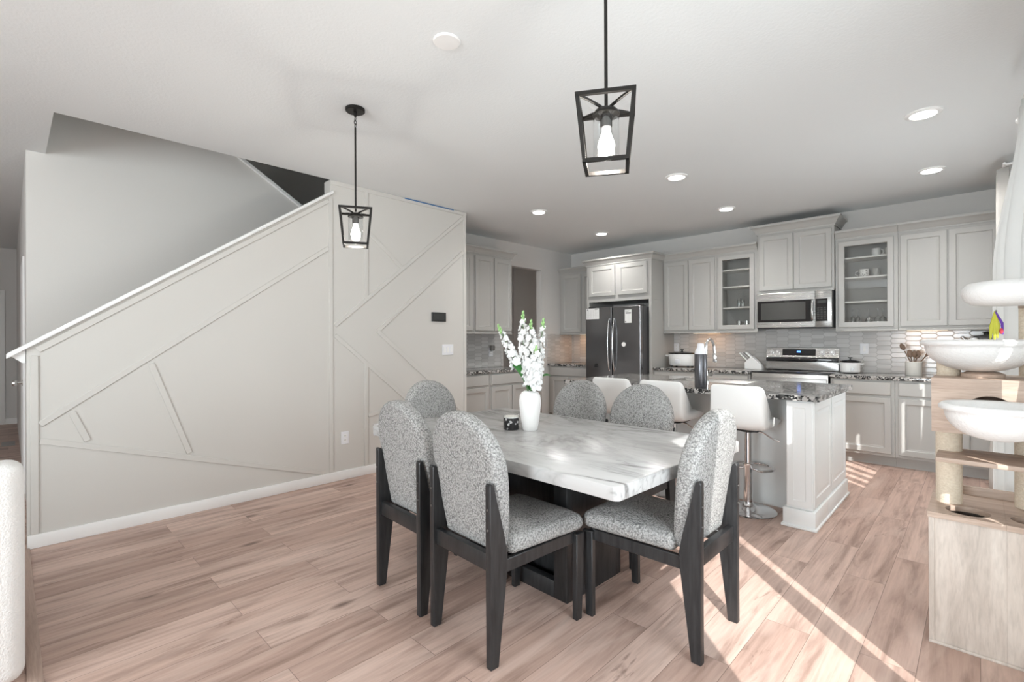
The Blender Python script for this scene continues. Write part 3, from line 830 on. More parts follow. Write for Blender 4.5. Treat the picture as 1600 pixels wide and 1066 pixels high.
# range
rg = thing('range', 'stainless steel range with glass cooktop and knobbed backguard', 'range', (-1.567, 6.45, 0))
MB().box(-1.957, -1.178, 6.15, 6.78, .05, .905, .003).build('oven_body', 'steel', rg)
MB().box(-1.957, -1.178, 6.135, 6.70, .906, .921, .004).build('cooktop', 'black_gloss', rg)
kk = MB()
for x, y, r in ((-1.76, 6.29, .10), (-1.38, 6.29, .115), (-1.76, 6.55, .075), (-1.38, 6.55, .075)):
    pts = [(x + r * math.cos(a), y + r * math.sin(a), .9215) for a in [i * 2 * PI / 40 for i in range(40)]]
    kk.tube(pts, .0015, 6, True)
kk.build('burner_ring', 'screen', rg)
fo = FB(6.15)
od = MB().fbox(fo, -1.95, -1.185, .27, .86, .002, .035, .006).build('oven_door', 'brushed', rg)
MB().fbox(fo, -1.83, -1.305, .40, .70, .035, .0365).build('oven_window', 'black_gloss', od)
hb = MB(); hb.cyl(fo(-1.90, .80, .075), fo(-1.235, .80, .075), .012); hb.cyl(fo(-1.88, .80, .03), fo(-1.88, .80, .075), .010); hb.cyl(fo(-1.255, .80, .03), fo(-1.255, .80, .075), .010)
hb.build('oven_handle', 'handle_steel', od)
MB().fbox(fo, -1.95, -1.185, .06, .255, .002, .03, .005).build('drawer', 'brushed', rg)
bg_ = MB().prism([(6.70, .922), (6.795, .922), (6.795, 1.19), (6.735, 1.19), (6.715, 1.075), (6.70, 1.06)], 'x', -1.957, -1.178, .003)
bgo = bg_.build('backguard', 'brushed', rg)
# sloped control face: black strip, display and knobs
P0 = Vector((0, 6.715, 1.075)); P1 = Vector((0, 6.735, 1.19)); Vd = (P1 - P0).normalized(); Nd = Vector((0, -Vd.z, Vd.y))
fk = Fr(P0, (1, 0, 0), Vd, Nd)
MB().fbox(fk, -1.775, -1.415, .022, .102, -.002, .0025).build('display', 'black_gloss', bgo)
MB().fbox(fk, -1.615, -1.575, .060, .078, .0025, .0032).build('clock_digits', 'blue_led', bgo)
MB().box(-1.955, -1.180, 6.690, 6.712, 1.022, 1.070, .003).build('vent_strip', 'black_gloss', bgo)
for x in (-1.895, -1.825, -1.345, -1.245):
    c_ = fk(x, .062, 0)
    kn = MB(); kn.cyl(c_ - Nd * .004, c_ + Nd * .010, .031, .029, 24); kn.cyl(c_ + Nd * .010, c_ + Nd * .034, .023, .020, 24)
    kn.box(x - .004, x + .004, -.001 + (c_ + Nd * .034).y - .006, (c_ + Nd * .034).y + .004, c_.z - .012, c_.z + .022, .001)
    kn.build('knob', 'handle_steel', bgo)
for x in (-1.93, -1.205):
    for y in (6.2, 6.72): MB().cyl((x, y, 0), (x, y, .055), .018).build('foot', 'black', rg)

# ------------------------------------------------------------------ island
isl = thing('kitchen_island', 'white kitchen island with panelled end and square post', 'island', (-1.82, 4.3, 0))
MB().box(-2.85, -.812, 4.14, 4.86, .105, .878, .002).build('cabinet_body', 'island', isl)
MB().box(-2.85, -.812, 4.14, 4.80, 0, .105).build('base_plinth', 'island', isl)
MB().box(-2.85, -.98, 4.128, 4.1395, .0, .878).build('seating_panel', 'island', isl)
fie = FX(-.8115)
ep = MB(); ep.box(-.975, -.8115, 3.775, 4.135, .13, .878, .003); epo = ep.build('end_post', 'island', isl)
pw = MB()
for a, c in ((3.79, 4.31), (4.33, 4.85)): pw.loops(fie, a, c, .15, .862, [(0, 0), (0, .006), (.056, .006), (.062, .0015), (.074, .0015), (.092, .005)])
pw.build('end_panel', 'island', isl)
ffp = FB(3.7745)
MB().loops(ffp, -.968, -.819, .15, .862, [(0, 0), (0, .007), (.036, .007), (.041, .002)]).build('post_panel', 'island', epo)
pl = MB(); pl.box(-.995, -.795, 3.757, 4.14, 0, .128, .006); pl.box(-.83, -.795, 4.14, 4.875, 0, .128, .006)
plo = pl.build('base_molding', 'island', isl)
sm_ = MB(); sm_.box(-1.005, -.785, 3.745, 4.14, 0, .018, .004); sm_.box(-.80, -.785, 4.14, 4.885, 0, .018, .004)
sm_.build('shoe_molding', 'island', plo)
MB().box(-2.86, -2.70, 3.775, 4.135, .0, .878, .004).build('end_post', 'island', isl)
fib = Fr((0, 4.86, 0), (1, 0, 0), (0, 0, 1), (0, 1, 0))
for a, c in ((-2.82, -2.34), (-2.32, -1.84), (-1.82, -1.34), (-1.32, -.84)):
    MB().loops(fib, a, c, .725, .86, [(i, n + .001) for i, n in DRAW]).build('drawer', 'island', isl)
    MB().loops(fib, a, c, .135, .70, [(i, n + .001) for i, n in DOOR]).build('door', 'island', isl)
ct = MB(); SX0, SX1, SY0, SY1 = -2.15, -1.45, 4.36, 4.76
ct.box(-2.89, SX0, 3.72, 4.90, .879, .915); ct.box(SX1, -.765, 3.72, 4.90, .879, .915); ct.box(SX0, SX1, 3.72, SY0, .879, .915); ct.box(SX0, SX1, SY1, 4.90, .879, .915)
bmesh.ops.remove_doubles(ct.bm, verts=ct.bm.verts, dist=1e-5)
tag(ct.build('island_countertop', 'granite'), 'speckled granite top of the island with sink cutout', 'countertop', 'speckled granite countertops')
sk = thing('sink', 'stainless sink set in the island countertop', 'sink', (-1.8, 4.56, .69))
sb = MB(); sb.rings([[(SX0 + .004, SY0 + .004, .912), (SX1 - .004, SY0 + .004, .912), (SX1 - .004, SY1 - .004, .912), (SX0 + .004, SY1 - .004, .912)],
                     [(SX0 + .012, SY0 + .012, .905), (SX1 - .012, SY0 + .012, .905), (SX1 - .012, SY1 - .012, .905), (SX0 + .012, SY1 - .012, .905)],
                     [(SX0 + .03, SY0 + .03, .885), (SX1 - .03, SY0 + .03, .885), (SX1 - .03, SY1 - .03, .885), (SX0 + .03, SY1 - .03, .885)]], True, False, True)
sb.build('basin', 'steel', sk)
MB().cyl((-1.8, 4.56, .886), (-1.8, 4.56, .889), .04).build('drain', 'chrome', sk)
fc = thing('faucet', 'chrome gooseneck faucet rising behind the dark bottle', 'faucet', (-1.75, 4.30, .915))
MB().lathe([(.027, 0), (.027, .012), (.019, .02), (.017, .10), (.0145, .11)], (-1.75, 4.30, .916), 24).build('base', 'chrome', fc)
gp = [(-1.75, 4.30, 1.02), (-1.75, 4.30, 1.18)] + [(-1.75 + .012 * (1 - math.cos(a)), 4.30 + .062 * (1 - math.cos(a)), 1.215 + .085 * math.sin(a)) for a in [i * PI / 14 for i in range(15)]] + [(-1.724, 4.427, 1.19), (-1.722, 4.43, 1.17)]
MB().tube(gp, .0125, 14).build('spout', 'chrome', fc)
MB().lathe([(.0125, 0), (.017, -.01), (.018, -.075), (.014, -.085)], (-1.722, 4.43, 1.175), 18).build('spray_head', 'chrome', fc)
MB().tube([(-1.735, 4.29, .975), (-1.68, 4.27, .985), (-1.655, 4.265, 1.01)], .006, 8).build('lever', 'chrome', fc)
bt = thing('water_bottle', 'tall dark grey bottle with white cap on the island edge', 'bottle', (-1.60, 3.83, .915))
MB().lathe([(.001, 0), (.044, 0), (.047, .006), (.047, .262), (.044, .268)], (-1.60, 3.83, .9155), 32).build('bottle_body', 'bottle', bt)
MB().lathe([(.044, .266), (.045, .272), (.040, .295), (.027, .318), (.025, .345), (.022, .352), (.001, .353)], (-1.60, 3.83, .9155), 28).build('cap', 'lid_white', bt)

# ------------------------------------------------------------------ bar stools
def make_stool(label):
    r = thing('bar_stool', label, 'stool', (0, 0, 0), 'white swivel bar stools at the island')
    MB().lathe([(.001, 0), (.195, 0), (.197, .006), (.188, .012), (.12, .022), (.06, .038), (.038, .055), (.034, .07)], seg=48).build('base', 'chrome', r)
    co_ = MB(); co_.lathe([(.031, .06), (.031, .335), (.036, .345), (.036, .36), (.026, .365), (.0255, .62)], seg=28); co_.build('column', 'chrome', r)
    pts = [(-.035, .0, .0), ] ; R_ = []
    for i in range(33):
        a = -PI / 2 * 1.55 + PI * 1.55 * i / 32
        R_.append((.155 * math.sin(a), .075 + .155 * math.cos(a) * .9, .318))
    ring = [(-.03, .012, .318)] + R_ + [(.03, .012, .318)]
    MB().tube(ring, .0105, 10).build('footrest', 'chrome', r)
    pt = MB(); pt.box(-.10, .10, -.10, .10, .615, .635, .004); pt.lathe([(.05, .60), (.06, .618)], seg=20); pt.build('seat_plate', 'black', r)
    lv = MB(); lv.tube([(.03, .02, .612), (.10, .02, .60), (.16, .02, .565), (.215, .02, .548)], .0055, 8); lv.build('lever', 'chrome', r)
    # one-piece seat shell: seat curving up into the backrest
    cl_ = [(.205, .668), (.185, .672), (.12, .668), (.04, .664), (-.05, .664), (-.14, .664), (-.205, .668), (-.238, .692), (-.248, .745), (-.253, .85), (-.259, .945), (-.261, .968)]
    ht = [.010, .022, .028, .028, .028, .028, .028, .026, .024, .022, .020, .008]
    nr = []
    for i in range(len(cl_)):
        a_ = Vector(cl_[max(i - 1, 0)]); b_ = Vector(cl_[min(i + 1, len(cl_) - 1)]); d_ = (b_ - a_).normalized(); nr.append(Vector((-d_.y, d_.x)))
    rows = []; NX = 20
    for i in range(NX + 1):
        t = -1 + 2 * i / NX; t = math.copysign(abs(t) ** .75, t); e = abs(t)
        shr = math.sqrt(max(0, 1 - (max(0, e - .80) / .205) ** 2)); row = []
        for side in (1, -1):
            idx = range(len(cl_)) if side == 1 else range(len(cl_) - 1, -1, -1)
            for j in idx:
                p = Vector(cl_[j]) - nr[j] * (side * ht[j] * shr)
                y, z = p
                up = sstep((cl_[j][1] - .70) / .12)
                x = .194 * t
                y += .022 * t * t * up                       # the back wraps a little forward
                if j >= len(cl_) - 3: z -= .030 * max(0, (e - .75) / .25) ** 2.5 * (j - len(cl_) + 4) / 3
                z += .014 * e ** 3 * (1 - up)
                if j <= 1: y -= .05 * max(0, (e - .6) / .4) ** 2
                row.append(Vector((x, y, z)))
        rows.append(row)
    so_ = MB().rings(rows).build('seat_shell', 'leather', r, 60)
    sd = so_.modifiers.new('smooth', 'SUBSURF'); sd.levels = 1; sd.render_levels = 1
    return r


s3 = make_stool('white bar stool nearest the island post')
s3.location = (-1.268, 3.895, 0)
dup(s3, (-1.855, 3.895, 0), 0, 'middle white bar stool behind the dining chairs')
dup(s3, (-2.325, 3.895, 0), 0, 'white bar stool farthest from the island post')

# ------------------------------------------------------------------ dining table
tb = thing('dining_table', 'white marble dining table on a black pedestal', 'table', (-1.875, 2.15, 0))
ch_ = .016
MB().prism([(-2.765 + ch_, 1.573), (-.935 - ch_, 1.573), (-.935, 1.573 + ch_), (-.935, 2.73 - ch_), (-.935 - ch_, 2.73), (-2.765 + ch_, 2.73), (-2.765, 2.73 - ch_), (-2.765, 1.573 + ch_)], 'z', .702, .76, .007, 2).build('tabletop', 'marble', tb)
X0_, X1_, Y0_, Y1_ = -2.29, -1.455, 1.915, 2.385
MB().box(X0_ - .10, X1_ + .10, Y0_ - .10, Y1_ + .10, .672, .7015, .004).build('apron', 'blackwood', tb)
pf = MB()
for y in (Y0_, Y1_ - .045):
    pf.box(X0_, X0_ + .085, y, y + .045, 0, .672, .003); pf.box(X1_ - .085, X1_, y, y + .045, 0, .672, .003)
    pf.box(X0_ + .085, X1_ - .085, y, y + .045, 0, .085, .003); pf.box(X0_ + .085, X1_ - .085, y, y + .045, .60, .672, .003)
for x in (X0_, X1_ - .03): pf.box(x, x + .03, Y0_ + .045, Y1_ - .045, 0, .672)
pf.build('pedestal_frame', 'blackwood', tb)
MB().box(X0_ + .03, X1_ - .03, Y0_ + .10, Y1_ - .10, .01, .67).build('pedestal_core', 'blackwood', tb)

tb.rotation_euler = (0, 0, math.radians(-1.8))

# ------------------------------------------------------------------ dining chairs
def arch(hw, z0, z1, taper, n=40):
    pts = []; zc = z1 - hw
    for i in range(n + 1):
        a = PI * i / n; pts.append((hw * math.cos(a), zc + hw * math.sin(a)))
    lo = hw - taper
    k = 10
    left = [(-hw + (taper) * (t / k) ** 1.5, zc + (z0 + .03 - zc) * t / k) for t in range(1, k + 1)]
    cor = [(-lo + .03 * (1 - math.cos(a)), z0 + .03 - .03 * math.sin(a)) for a in (PI / 8, PI / 4, 3 * PI / 8, PI / 2)]
    bot = left + cor
    return pts + bot + [(-x, z) for x, z in bot[::-1]]


def make_chair(label):
    r = thing('dining_chair', label, 'chair', (0, 0, 0), 'boucle dining chairs around the marble table')
    ol = arch(.226, .425, 1.000, .046)
    th = .082
    def xf(a, b, h):
        t = (b - .43)
        return (a, -.143 - .09 * t - .12 * t * t - h + .10 * a * a, b)
    rd = .030
    prof = [(.09, -.004), (.035, -.001)] + [(rd - rd * math.sin(a), rd - rd * math.cos(a)) for a in [i * PI / 12 for i in range(0, 7)]] + [(rd - rd * math.sin(a), th - rd + rd * -math.cos(a)) for a in [PI / 2 + i * PI / 12 for i in range(0, 7)]] + [(.035, th + .001), (.09, th + .004)]
    MB().pillow(ol, prof, xf).build('backrest', 'boucle', r, 60)
    # seat cushion
    ow, pts = .228, []
    def corner(cx, cy, rr, a0, a1, k=8): return [(cx + rr * math.cos(a0 + (a1 - a0) * i / k), cy + rr * math.sin(a0 + (a1 - a0) * i / k)) for i in range(k + 1)]
    pts = corner(ow - .07, .315 - .07, .07, 0, PI / 2) + corner(-ow + .07, .315 - .07, .07, PI / 2, PI) + corner(-ow + .05, -.165 + .03, .03, PI, 1.5 * PI) + corner(ow - .05, -.165 + .03, .03, 1.5 * PI, 2 * PI)
    z0, tt, rr = .412, .078, .036
    prof = [(.08, z0)] + [(rr * .8 - rr * .8 * math.sin(a), z0 + rr * .8 - rr * .8 * math.cos(a)) for a in [i * PI / 10 for i in range(6)]] + [(rr - rr * math.sin(a), z0 + tt - rr - rr * math.cos(a)) for a in [PI / 2 + i * PI / 10 for i in range(6)]] + [(.06, z0 + tt + .006), (.13, z0 + tt + .013)]
    MB().pillow(pts, prof, lambda a, b, h: (a, b, h + (.012 * (b + .2) if h > .44 else 0) - (.03 * max(0, (b - .2) / .11) ** 2 if h > .45 else 0))).build('seat', 'boucle', r, 60)
    for s in (-1, 1):
        x0, x1 = (s * .184, s * .216); a, c = min(x0, x1), max(x0, x1)
        MB().prism([(-.282, 0), (-.240, 0), (-.196, .36), (-.190, .43), (-.205, .50), (-.262, .725), (-.270, .732), (-.280, .732), (-.284, .72), (-.281, .40)], 'x', a, c, .003).build('rear_leg', 'blackwood', r)
        x0, x1 = (s * .196, s * .224); a, c = min(x0, x1), max(x0, x1)
        MB().prism([(.228, 0), (.266, 0), (.286, .40), (.230, .40)], 'x', a, c, .003).build('front_leg', 'blackwood', r)
        x0, x1 = (s * .180, s * .205); a, c = min(x0, x1), max(x0, x1)
        MB().prism([(-.20, .355), (.232, .355), (.232, .409), (-.20, .409)], 'x', a, c, .003).build('side_rail', 'blackwood', r)
    MB().box(-.184, .184, -.268, -.238, .375, .445, .003).build('rear_rail', 'blackwood', r)
    MB().box(-.196, .196, .235, .258, .355, .408, .003).build('front_rail', 'blackwood', r)
    for s in (-1, 1):
        for z in (.55, .63): MB().cyl((s * .200, -.281, z), (s * .200, -.2865, z), .0045, seg=10).build('bolt_head', 'hinge', r)
    return r


ch = make_chair('boucle dining chair in front with its back to the camera, beside the table corner')
ch.location = (-1.5785, 1.603, 0); ch.rotation_euler = (0, 0, math.radians(-3.5))
dup(ch, (-2.089, 1.629, 0), math.radians(-3.2), 'boucle dining chair with back to the camera, second along the near table edge')
dup(ch, (-1.080, 2.118, 0), math.radians(90), 'boucle dining chair at the right table end with sunlit back')
dup(ch, (-2.735, 2.195, 0), math.radians(-90), 'boucle dining chair at the far table end before the cream wall')
dup(ch, (-2.135, 2.705, 0), math.radians(180), 'boucle dining chair across the table beside the vase')
dup(ch, (-1.630, 2.705, 0), math.radians(180), 'boucle dining chair across the table in front of the middle bar stool')

# ------------------------------------------------------------------ on the dining table
VX, VY, TZ = -1.943, 2.172, .7605
vs = thing('vase', 'matte white ceramic vase in the middle of the table', 'vase', (VX, VY, TZ))
MB().lathe([(.001, 0), (.040, 0), (.044, .004), (.056, .07), (.064, .14), (.0655, .175), (.062, .205), (.050, .226), (.036, .234), (.033, .236), (.030, .232), (.030, .215), (.048, .19), (.045, .06), (.001, .02)], (VX, VY, TZ), 48).build('vase_body', 'matte_ceramic', vs)
cj = thing('candle_jar', 'black and white floral candle jar beside the vase', 'candle', (-2.045, 2.115, TZ))
MB().lathe([(.001, 0), (.046, 0), (.048, .003), (.048, .070), (.048, .071), (.0465, .071), (.0465, .004), (.001, .004)], (-2.045, 2.115, TZ), 36).build('floral_wrap', 'candle', cj)
MB().lathe([(.0485, .0705), (.0485, .092), (.0465, .093), (.0450, .092), (.0450, .072)], (-2.045, 2.115, TZ), 36, cap=False).build('glass_rim', 'glass', cj)
MB().lathe([(.001, .05), (.044, .05), (.044, .079), (.001, .080)], (-2.045, 2.115, TZ), 30).build('wax', 'wax', cj)

rl = random.Random(11)
RV = Vector((cr0.x, cr0.y, 0)); DV = Vector((cf.x, cf.y, 0))


def blossom(mb, c, ax, s):
    """small open blossom: five cupped petals and a core"""
    ax = ax.normalized(); t = ax.orthogonal().normalized(); b = ax.cross(t)
    ph = rl.random() * 6
    for k in range(5):
        a = ph + k * 2 * PI / 5; d = t * math.cos(a) + b * math.sin(a)
        M3 = Matrix((d, ax.cross(d), ax)).transposed() @ Matrix.Rotation(math.radians(-34), 3, 'Y')
        mb.ball(Vector(c) + d * s * .52 + ax * s * .20, (s * .58, s * .46, s * .13), 8, 6, M3)
    mb.ball(c, (s * .25,) * 3, 8, 6)


def stalk(label, tip, bend, bloom0, n, size, tipgreen=True, lf=None):
    base = Vector((VX, VY, TZ + .16)) + Vector((rl.uniform(-.012, .012), rl.uniform(-.012, .012), 0))
    neck = Vector((VX, VY, TZ + .235)) + (RV * tip[0] + DV * tip[1]).normalized() * .012
    top = Vector((VX, VY, tip[2])) + RV * tip[0] + DV * tip[1]
    mid = neck.lerp(top, .5) + RV * bend
    def at(t):
        if t < .12: return base.lerp(neck, t / .12)
        u = (t - .12) / .88; return neck * (1 - u) ** 2 + mid * 2 * u * (1 - u) + top * u * u
    r = thing('flower_stem', label, 'flower', tuple(base), 'white flower stems in the vase')
    MB().tube([at(i / 20) for i in range(21)], [.0030 - .0015 * i / 20 for i in range(21)], 8).build('stem', 'stem', r)
    mb = MB()
    for i in range(n):
        t = bloom0 + (.955 - bloom0) * (i + .5) / n; c = at(t); d = (at(min(1, t + .02)) - at(t - .02)).normalized()
        o = d.orthogonal().normalized(); o.rotate(Matrix.Rotation(i * 2.4 + rl.random() * .5, 3, d).to_quaternion())
        sz = size * (1.12 - .62 * (i / n)) * rl.uniform(.88, 1.1)
        blossom(mb, c + o * sz * .85, (o + d * .25), sz * 1.25)
    mb.build('blossoms', 'petal', r, 80)
    tb_ = MB()
    for i in range(9):
        t = .93 + .075 * i / 8; c = at(min(t, 1)); d = (top - at(.94)).normalized(); o = d.orthogonal().normalized()
        o.rotate(Matrix.Rotation(i * 2.4, 3, d).to_quaternion())
        tb_.ball(c + o * (.010 * (1 - i / 11)) + d * (.02 * i / 8), (.0055, .0055, .010), 8, 6)
    tb_.build('bud_tip', 'tip', r)
    for (a, ln, up, wd) in (lf or []):
        o0 = neck + Vector((0, 0, .01)); dr_ = RV * math.cos(a) + DV * math.sin(a); lm = MB(); rows = []
        for i in range(13):
            u = i / 12; p = o0 + dr_ * (ln * (u ** 1.15)) + Vector((0, 0, up * math.sin(u * PI * .62)))
            wv = wd * math.sin(PI * min(1, .06 + u * .94)) ** .8 + .0006; sd_ = Vector((0, 0, 1)).cross(dr_).normalized() if up < ln else (DV if abs(math.cos(a)) > .5 else RV)
            nrm_ = dr_.cross(sd_).normalized()
            sd_ = (sd_ * .45 + Vector((0, 0, .5)) + RV * .5).normalized()
            rows.append([p - sd_ * wv, p - nrm_ * wv * .12, p + sd_ * wv, p + nrm_ * .0012])
        lm.rings(rows); lm.build('leaf', 'leaf', r, 60)


stalk('tallest white flower stem with pointed green tip', (-.040, .02, 1.450), -.02, .42, 22, .024)
stalk('white flower stem with wide green bud tip just right of the tallest', (.006, -.03, 1.395), .0, .30, 26, .029, lf=[(2.95, .115, .150, .036)])
stalk('right hand white flower stem with pale green tip', (.082, .03, 1.405), .018, .34, 22, .022, lf=[(.15, .115, .085, .014)])
stalk('left white flower stem arching out over the candle jar', (-.182, .01, 1.372), .012, .46, 20, .022)
stalk('fullest white flower stem hanging low in front of the bouquet', (.035, -.06, 1.24), .01, .22, 24, .031, lf=[(2.3, .06, .10, .02), (.7, .05, .07, .016)])

# ------------------------------------------------------------------ on the counters
CT = .9155
sc_ = thing('slow_cooker', 'white oval slow cooker with dark glass lid beside refrigerator', 'slow cooker', (-2.985, 6.52, CT))
MB().lathe([(.001, .022), (.150, .022), (.160, .036), (.168, .178), (.162, .186), (.001, .186)], (-2.985, 6.52, CT), 40, sx=1.12, sy=.80).build('cooker_body', 'ceramic', sc_)
MB().lathe([(.170, .183), (.176, .190), (.172, .198), (.10, .212), (.03, .219), (.001, .220)], (-2.985, 6.52, CT), 40, sx=1.12, sy=.80).build('lid', 'black_gloss', sc_)
MB().lathe([(.010, .216), (.010, .228), (.024, .238), (.024, .246), (.001, .250)], (-2.985, 6.52, CT), 18).build('lid_knob', 'black', sc_)
for s in (-1, 1): MB().box(-2.985 + s * .205 - .028, -2.985 + s * .205 + .028, 6.49, 6.55, CT + .145, CT + .168, .006).build('side_handle', 'ceramic', sc_)
MB().box(-3.02, -2.95, 6.372, 6.392, CT + .05, CT + .115, .006).build('control_dial', 'lid_white', sc_)
for x in (-3.10, -2.87):
    for y in (6.45, 6.59): MB().cyl((x, y, CT), (x, y, CT + .022), .016).build('foot', 'black', sc_)

kbk = thing('knife_block', 'white slanted knife block left of the range', 'knife block', (-2.075, 6.64, CT))
MB().prism([(-2.180, CT), (-1.975, CT), (-1.985, CT + .05), (-2.095, CT + .165), (-2.180, CT + .085)], 'y', 6.58, 6.70, .004).build('block', 'ceramic', kbk)
Fk = Vector((-.68, 0, .73)).normalized(); Sk = Vector((.73, 0, .68)).normalized()
for i in range(3):
    for j in range(3):
        p = Vector((-2.168, 6.605 + j * .036, CT + .103)) + Sk * (.012 + i * .030)
        kh = MB(); L_ = .130 - .020 * i
        kh.tube([p - Fk * .012, p + Fk * L_ * .6, p + Fk * L_], [.0085, .0095, .008], 10); kh.build('knife_handle', 'handle_steel' if i == 1 else 'ceramic', kbk)

sp_ = thing('small_slow_cooker', 'small round white slow cooker right of the range', 'slow cooker', (-1.035, 6.50, CT))
MB().lathe([(.001, .012), (.085, .012), (.092, .02), (.096, .120), (.001, .124)], (-1.035, 6.50, CT), 36).build('cooker_body', 'ceramic', sp_)
MB().lathe([(.098, .122), (.100, .130), (.094, .138), (.05, .150), (.001, .155)], (-1.035, 6.50, CT), 36).build('lid', 'black_gloss', sp_)
MB().lathe([(.007, .152), (.007, .166), (.022, .170), (.022, .178), (.001, .18)], (-1.035, 6.50, CT), 16).build('lid_knob', 'black', sp_)
for s in (-1, 1): MB().box(-1.035 + s * .108 - .018, -1.035 + s * .108 + .018, 6.475, 6.525, CT + .098, CT + .114, .005).build('side_handle', 'ceramic', sp_)
MB().cyl((-1.0, 6.412, CT + .05), (-1.0, 6.395, CT + .05), .017).build('control_dial', 'handle_steel', sp_)
MB().lathe([(.001, 0), (.07, 0), (.075, .014), (.001, .014)], (-1.035, 6.50, CT), 24).build('foot_ring', 'black', sp_)

cx, cy = -.490, 6.50
ck = thing('utensil_crock', 'cream crock of wooden utensils below the lit bar', 'crock', (cx, cy, CT))
MB().lathe([(.001, 0), (.066, 0), (.069, .004), (.069, .142), (.066, .145), (.062, .142), (.062, .012), (.001, .012)], (cx, cy, CT), 36).build('crock_body', 'crock', ck)
ud = [('wooden_spoon', 'long wooden spoon leaning left in the cream crock', (-.105, .0), .335, 'spoon'), ('wooden_spatula', 'flat wooden spatula in the cream crock', (-.035, .02), .255, 'flat'), ('wooden_spoon', 'short wooden spoon upright in the cream crock', (.01, -.03), .25, 'spoon'), ('slotted_turner', 'wide wooden turner standing in the cream crock', (.035, .02), .245, 'flat'), ('whisk', 'long utensil leaning right out of the cream crock', (.135, .01), .26, 'thin')]
for nm, lab, (dx, dy), hh, kd in ud:
    b_ = Vector((cx + (-dx * .25), cy - dy * .3, CT + .016)); t_ = Vector((cx + dx, cy + dy, CT + hh)); d_ = (t_ - b_).normalized()
    u = thing(nm, lab, 'utensil', tuple(b_), 'utensils in the cream crock')
    MB().tube([b_, b_.lerp(t_, .75)], .0055, 8).build('utensil_handle', 'wood_tool', u)
    e_ = b_.lerp(t_, .88); q = Vector((0, 0, 1)).rotation_difference(d_).to_matrix()
    h_ = MB(); h_.ball(e_, {'spoon': (.022, .008, .038), 'flat': (.026, .005, .042), 'thin': (.014, .012, .042)}[kd], 14, 10, q)
    h_.build('utensil_head', 'wood_tool', u)

kt = thing('kettle', 'dark round kettle with shiny front behind the cat tree', 'kettle', (.05, 6.52, CT))
MB().lathe([(.001, 0), (.115, 0), (.13, .01), (.138, .16), (.134, .30), (.118, .375), (.09, .405), (.001, .42)], (.05, 6.52, CT), 32).build('kettle_body', 'dark_side', kt)
MB().lathe([(.02, .416), (.02, .430), (.03, .438), (.001, .450)], (.05, 6.52, CT), 16).build('lid_knob', 'black', kt)
MB().tube([(-.065, 6.50, CT + .33), (-.105, 6.48, CT + .375), (-.125, 6.47, CT + .40)], [.03, .018, .012], 12).build('spout', 'chrome', kt)
MB().lathe([(.001, 0), (.03, 0), (.045, .012), (.001, .02)], (-.035, 6.398, CT + .345), 20, 'y').build('gauge', 'chrome', kt)

# ------------------------------------------------------------------ plates and switches on walls


def plate(name, label, fr, u, v, wd, ht_, kind, group=None):
    r = thing(name, label, {'outlet_plate': 'outlet', 'switch_plate': 'switch'}[name], tuple(fr(u, v, 0)), group)
    MB().loops(fr, u - wd / 2, u + wd / 2, v - ht_ / 2, v + ht_ / 2, [(0, .0002), (0, .004), (.003, .006)]).build('cover_plate', 'lid_white', r)
    if kind == 'outlet':
        for dv in (-.02, .02):
            MB().loops(fr, u - .015, u + .015, v + dv - .014, v + dv + .014, [(0, .0061), (0, .0075), (.002, .0082)]).build('socket', 'white', r)
            sl2 = MB(); sl2.fbox(fr, u - .007, u - .0045, v + dv - .004, v + dv + .006, .0083, .0086); sl2.fbox(fr, u + .0045, u + .007, v + dv - .004, v + dv + .006, .0083, .0086)
            sl2.build('socket_slots', 'ink', r)
    else:
        for k in range(kind):
            uu = u + (k - (kind - 1) / 2) * .046
            MB().loops(fr, uu - .013, uu + .013, v - .032, v + .032, [(0, .0061), (0, .0080), (.003, .0095)]).build('rocker', 'white', r)
    return r


plate('outlet_plate', 'white outlet low on the cream wall between two upright battens', FX(XA), 2.195, .388, .075, .118, 'outlet')
ol2 = plate('outlet_plate', 'white outlet with a plug beside the leftmost dining chair', FX(XA), 2.535, .42, .075, .118, 'outlet')
pgb = MB(); pgb.fbox(FX(XA), 2.515, 2.555, .395, .432, .0088, .045, .004)
tag(pgb.build('power_plug', 'lid_white'), 'small white plug in the outlet beside leftmost dining chair', 'plug')
plate('switch_plate', 'white triple switch under the thermostat on the cream wall', FX(XA), 3.425, 1.195, .155, .118, 3)
plate('outlet_plate', 'white outlet on tile above the white slow cooker', FB(YB - .0102), -3.195, 1.185, .075, .118, 'outlet')
plate('switch_plate', 'white switch plate on tile right of the range', FB(YB - .0102), -.948, 1.185, .078, .122, 1)
plate('outlet_plate', 'white outlet on the pantry wall tile', FX(XP + .0102), 4.852, 1.125, .075, .118, 'outlet')
plg = MB(); plg.fbox(FX(XP + .0102), 4.815, 4.885, 1.15, 1.225, .0088, .06, .01)
tag(plg.build('plug_adapter', 'hinge'), 'dark plug adapter in the pantry wall outlet', 'plug')
th_ = thing('thermostat', 'black wall thermostat on the cream accent wall', 'thermostat', (XA, 3.297, 1.558))
MB().loops(FX(XA), 3.203, 3.392, 1.508, 1.608, [(0, .0002), (0, .014), (.004, .018), (.012, .018), (.013, .017)]).build('housing', 'black', th_)
MB().fbox(FX(XA), 3.220, 3.375, 1.522, 1.594, .0171, .0178).build('screen', 'screen', th_)

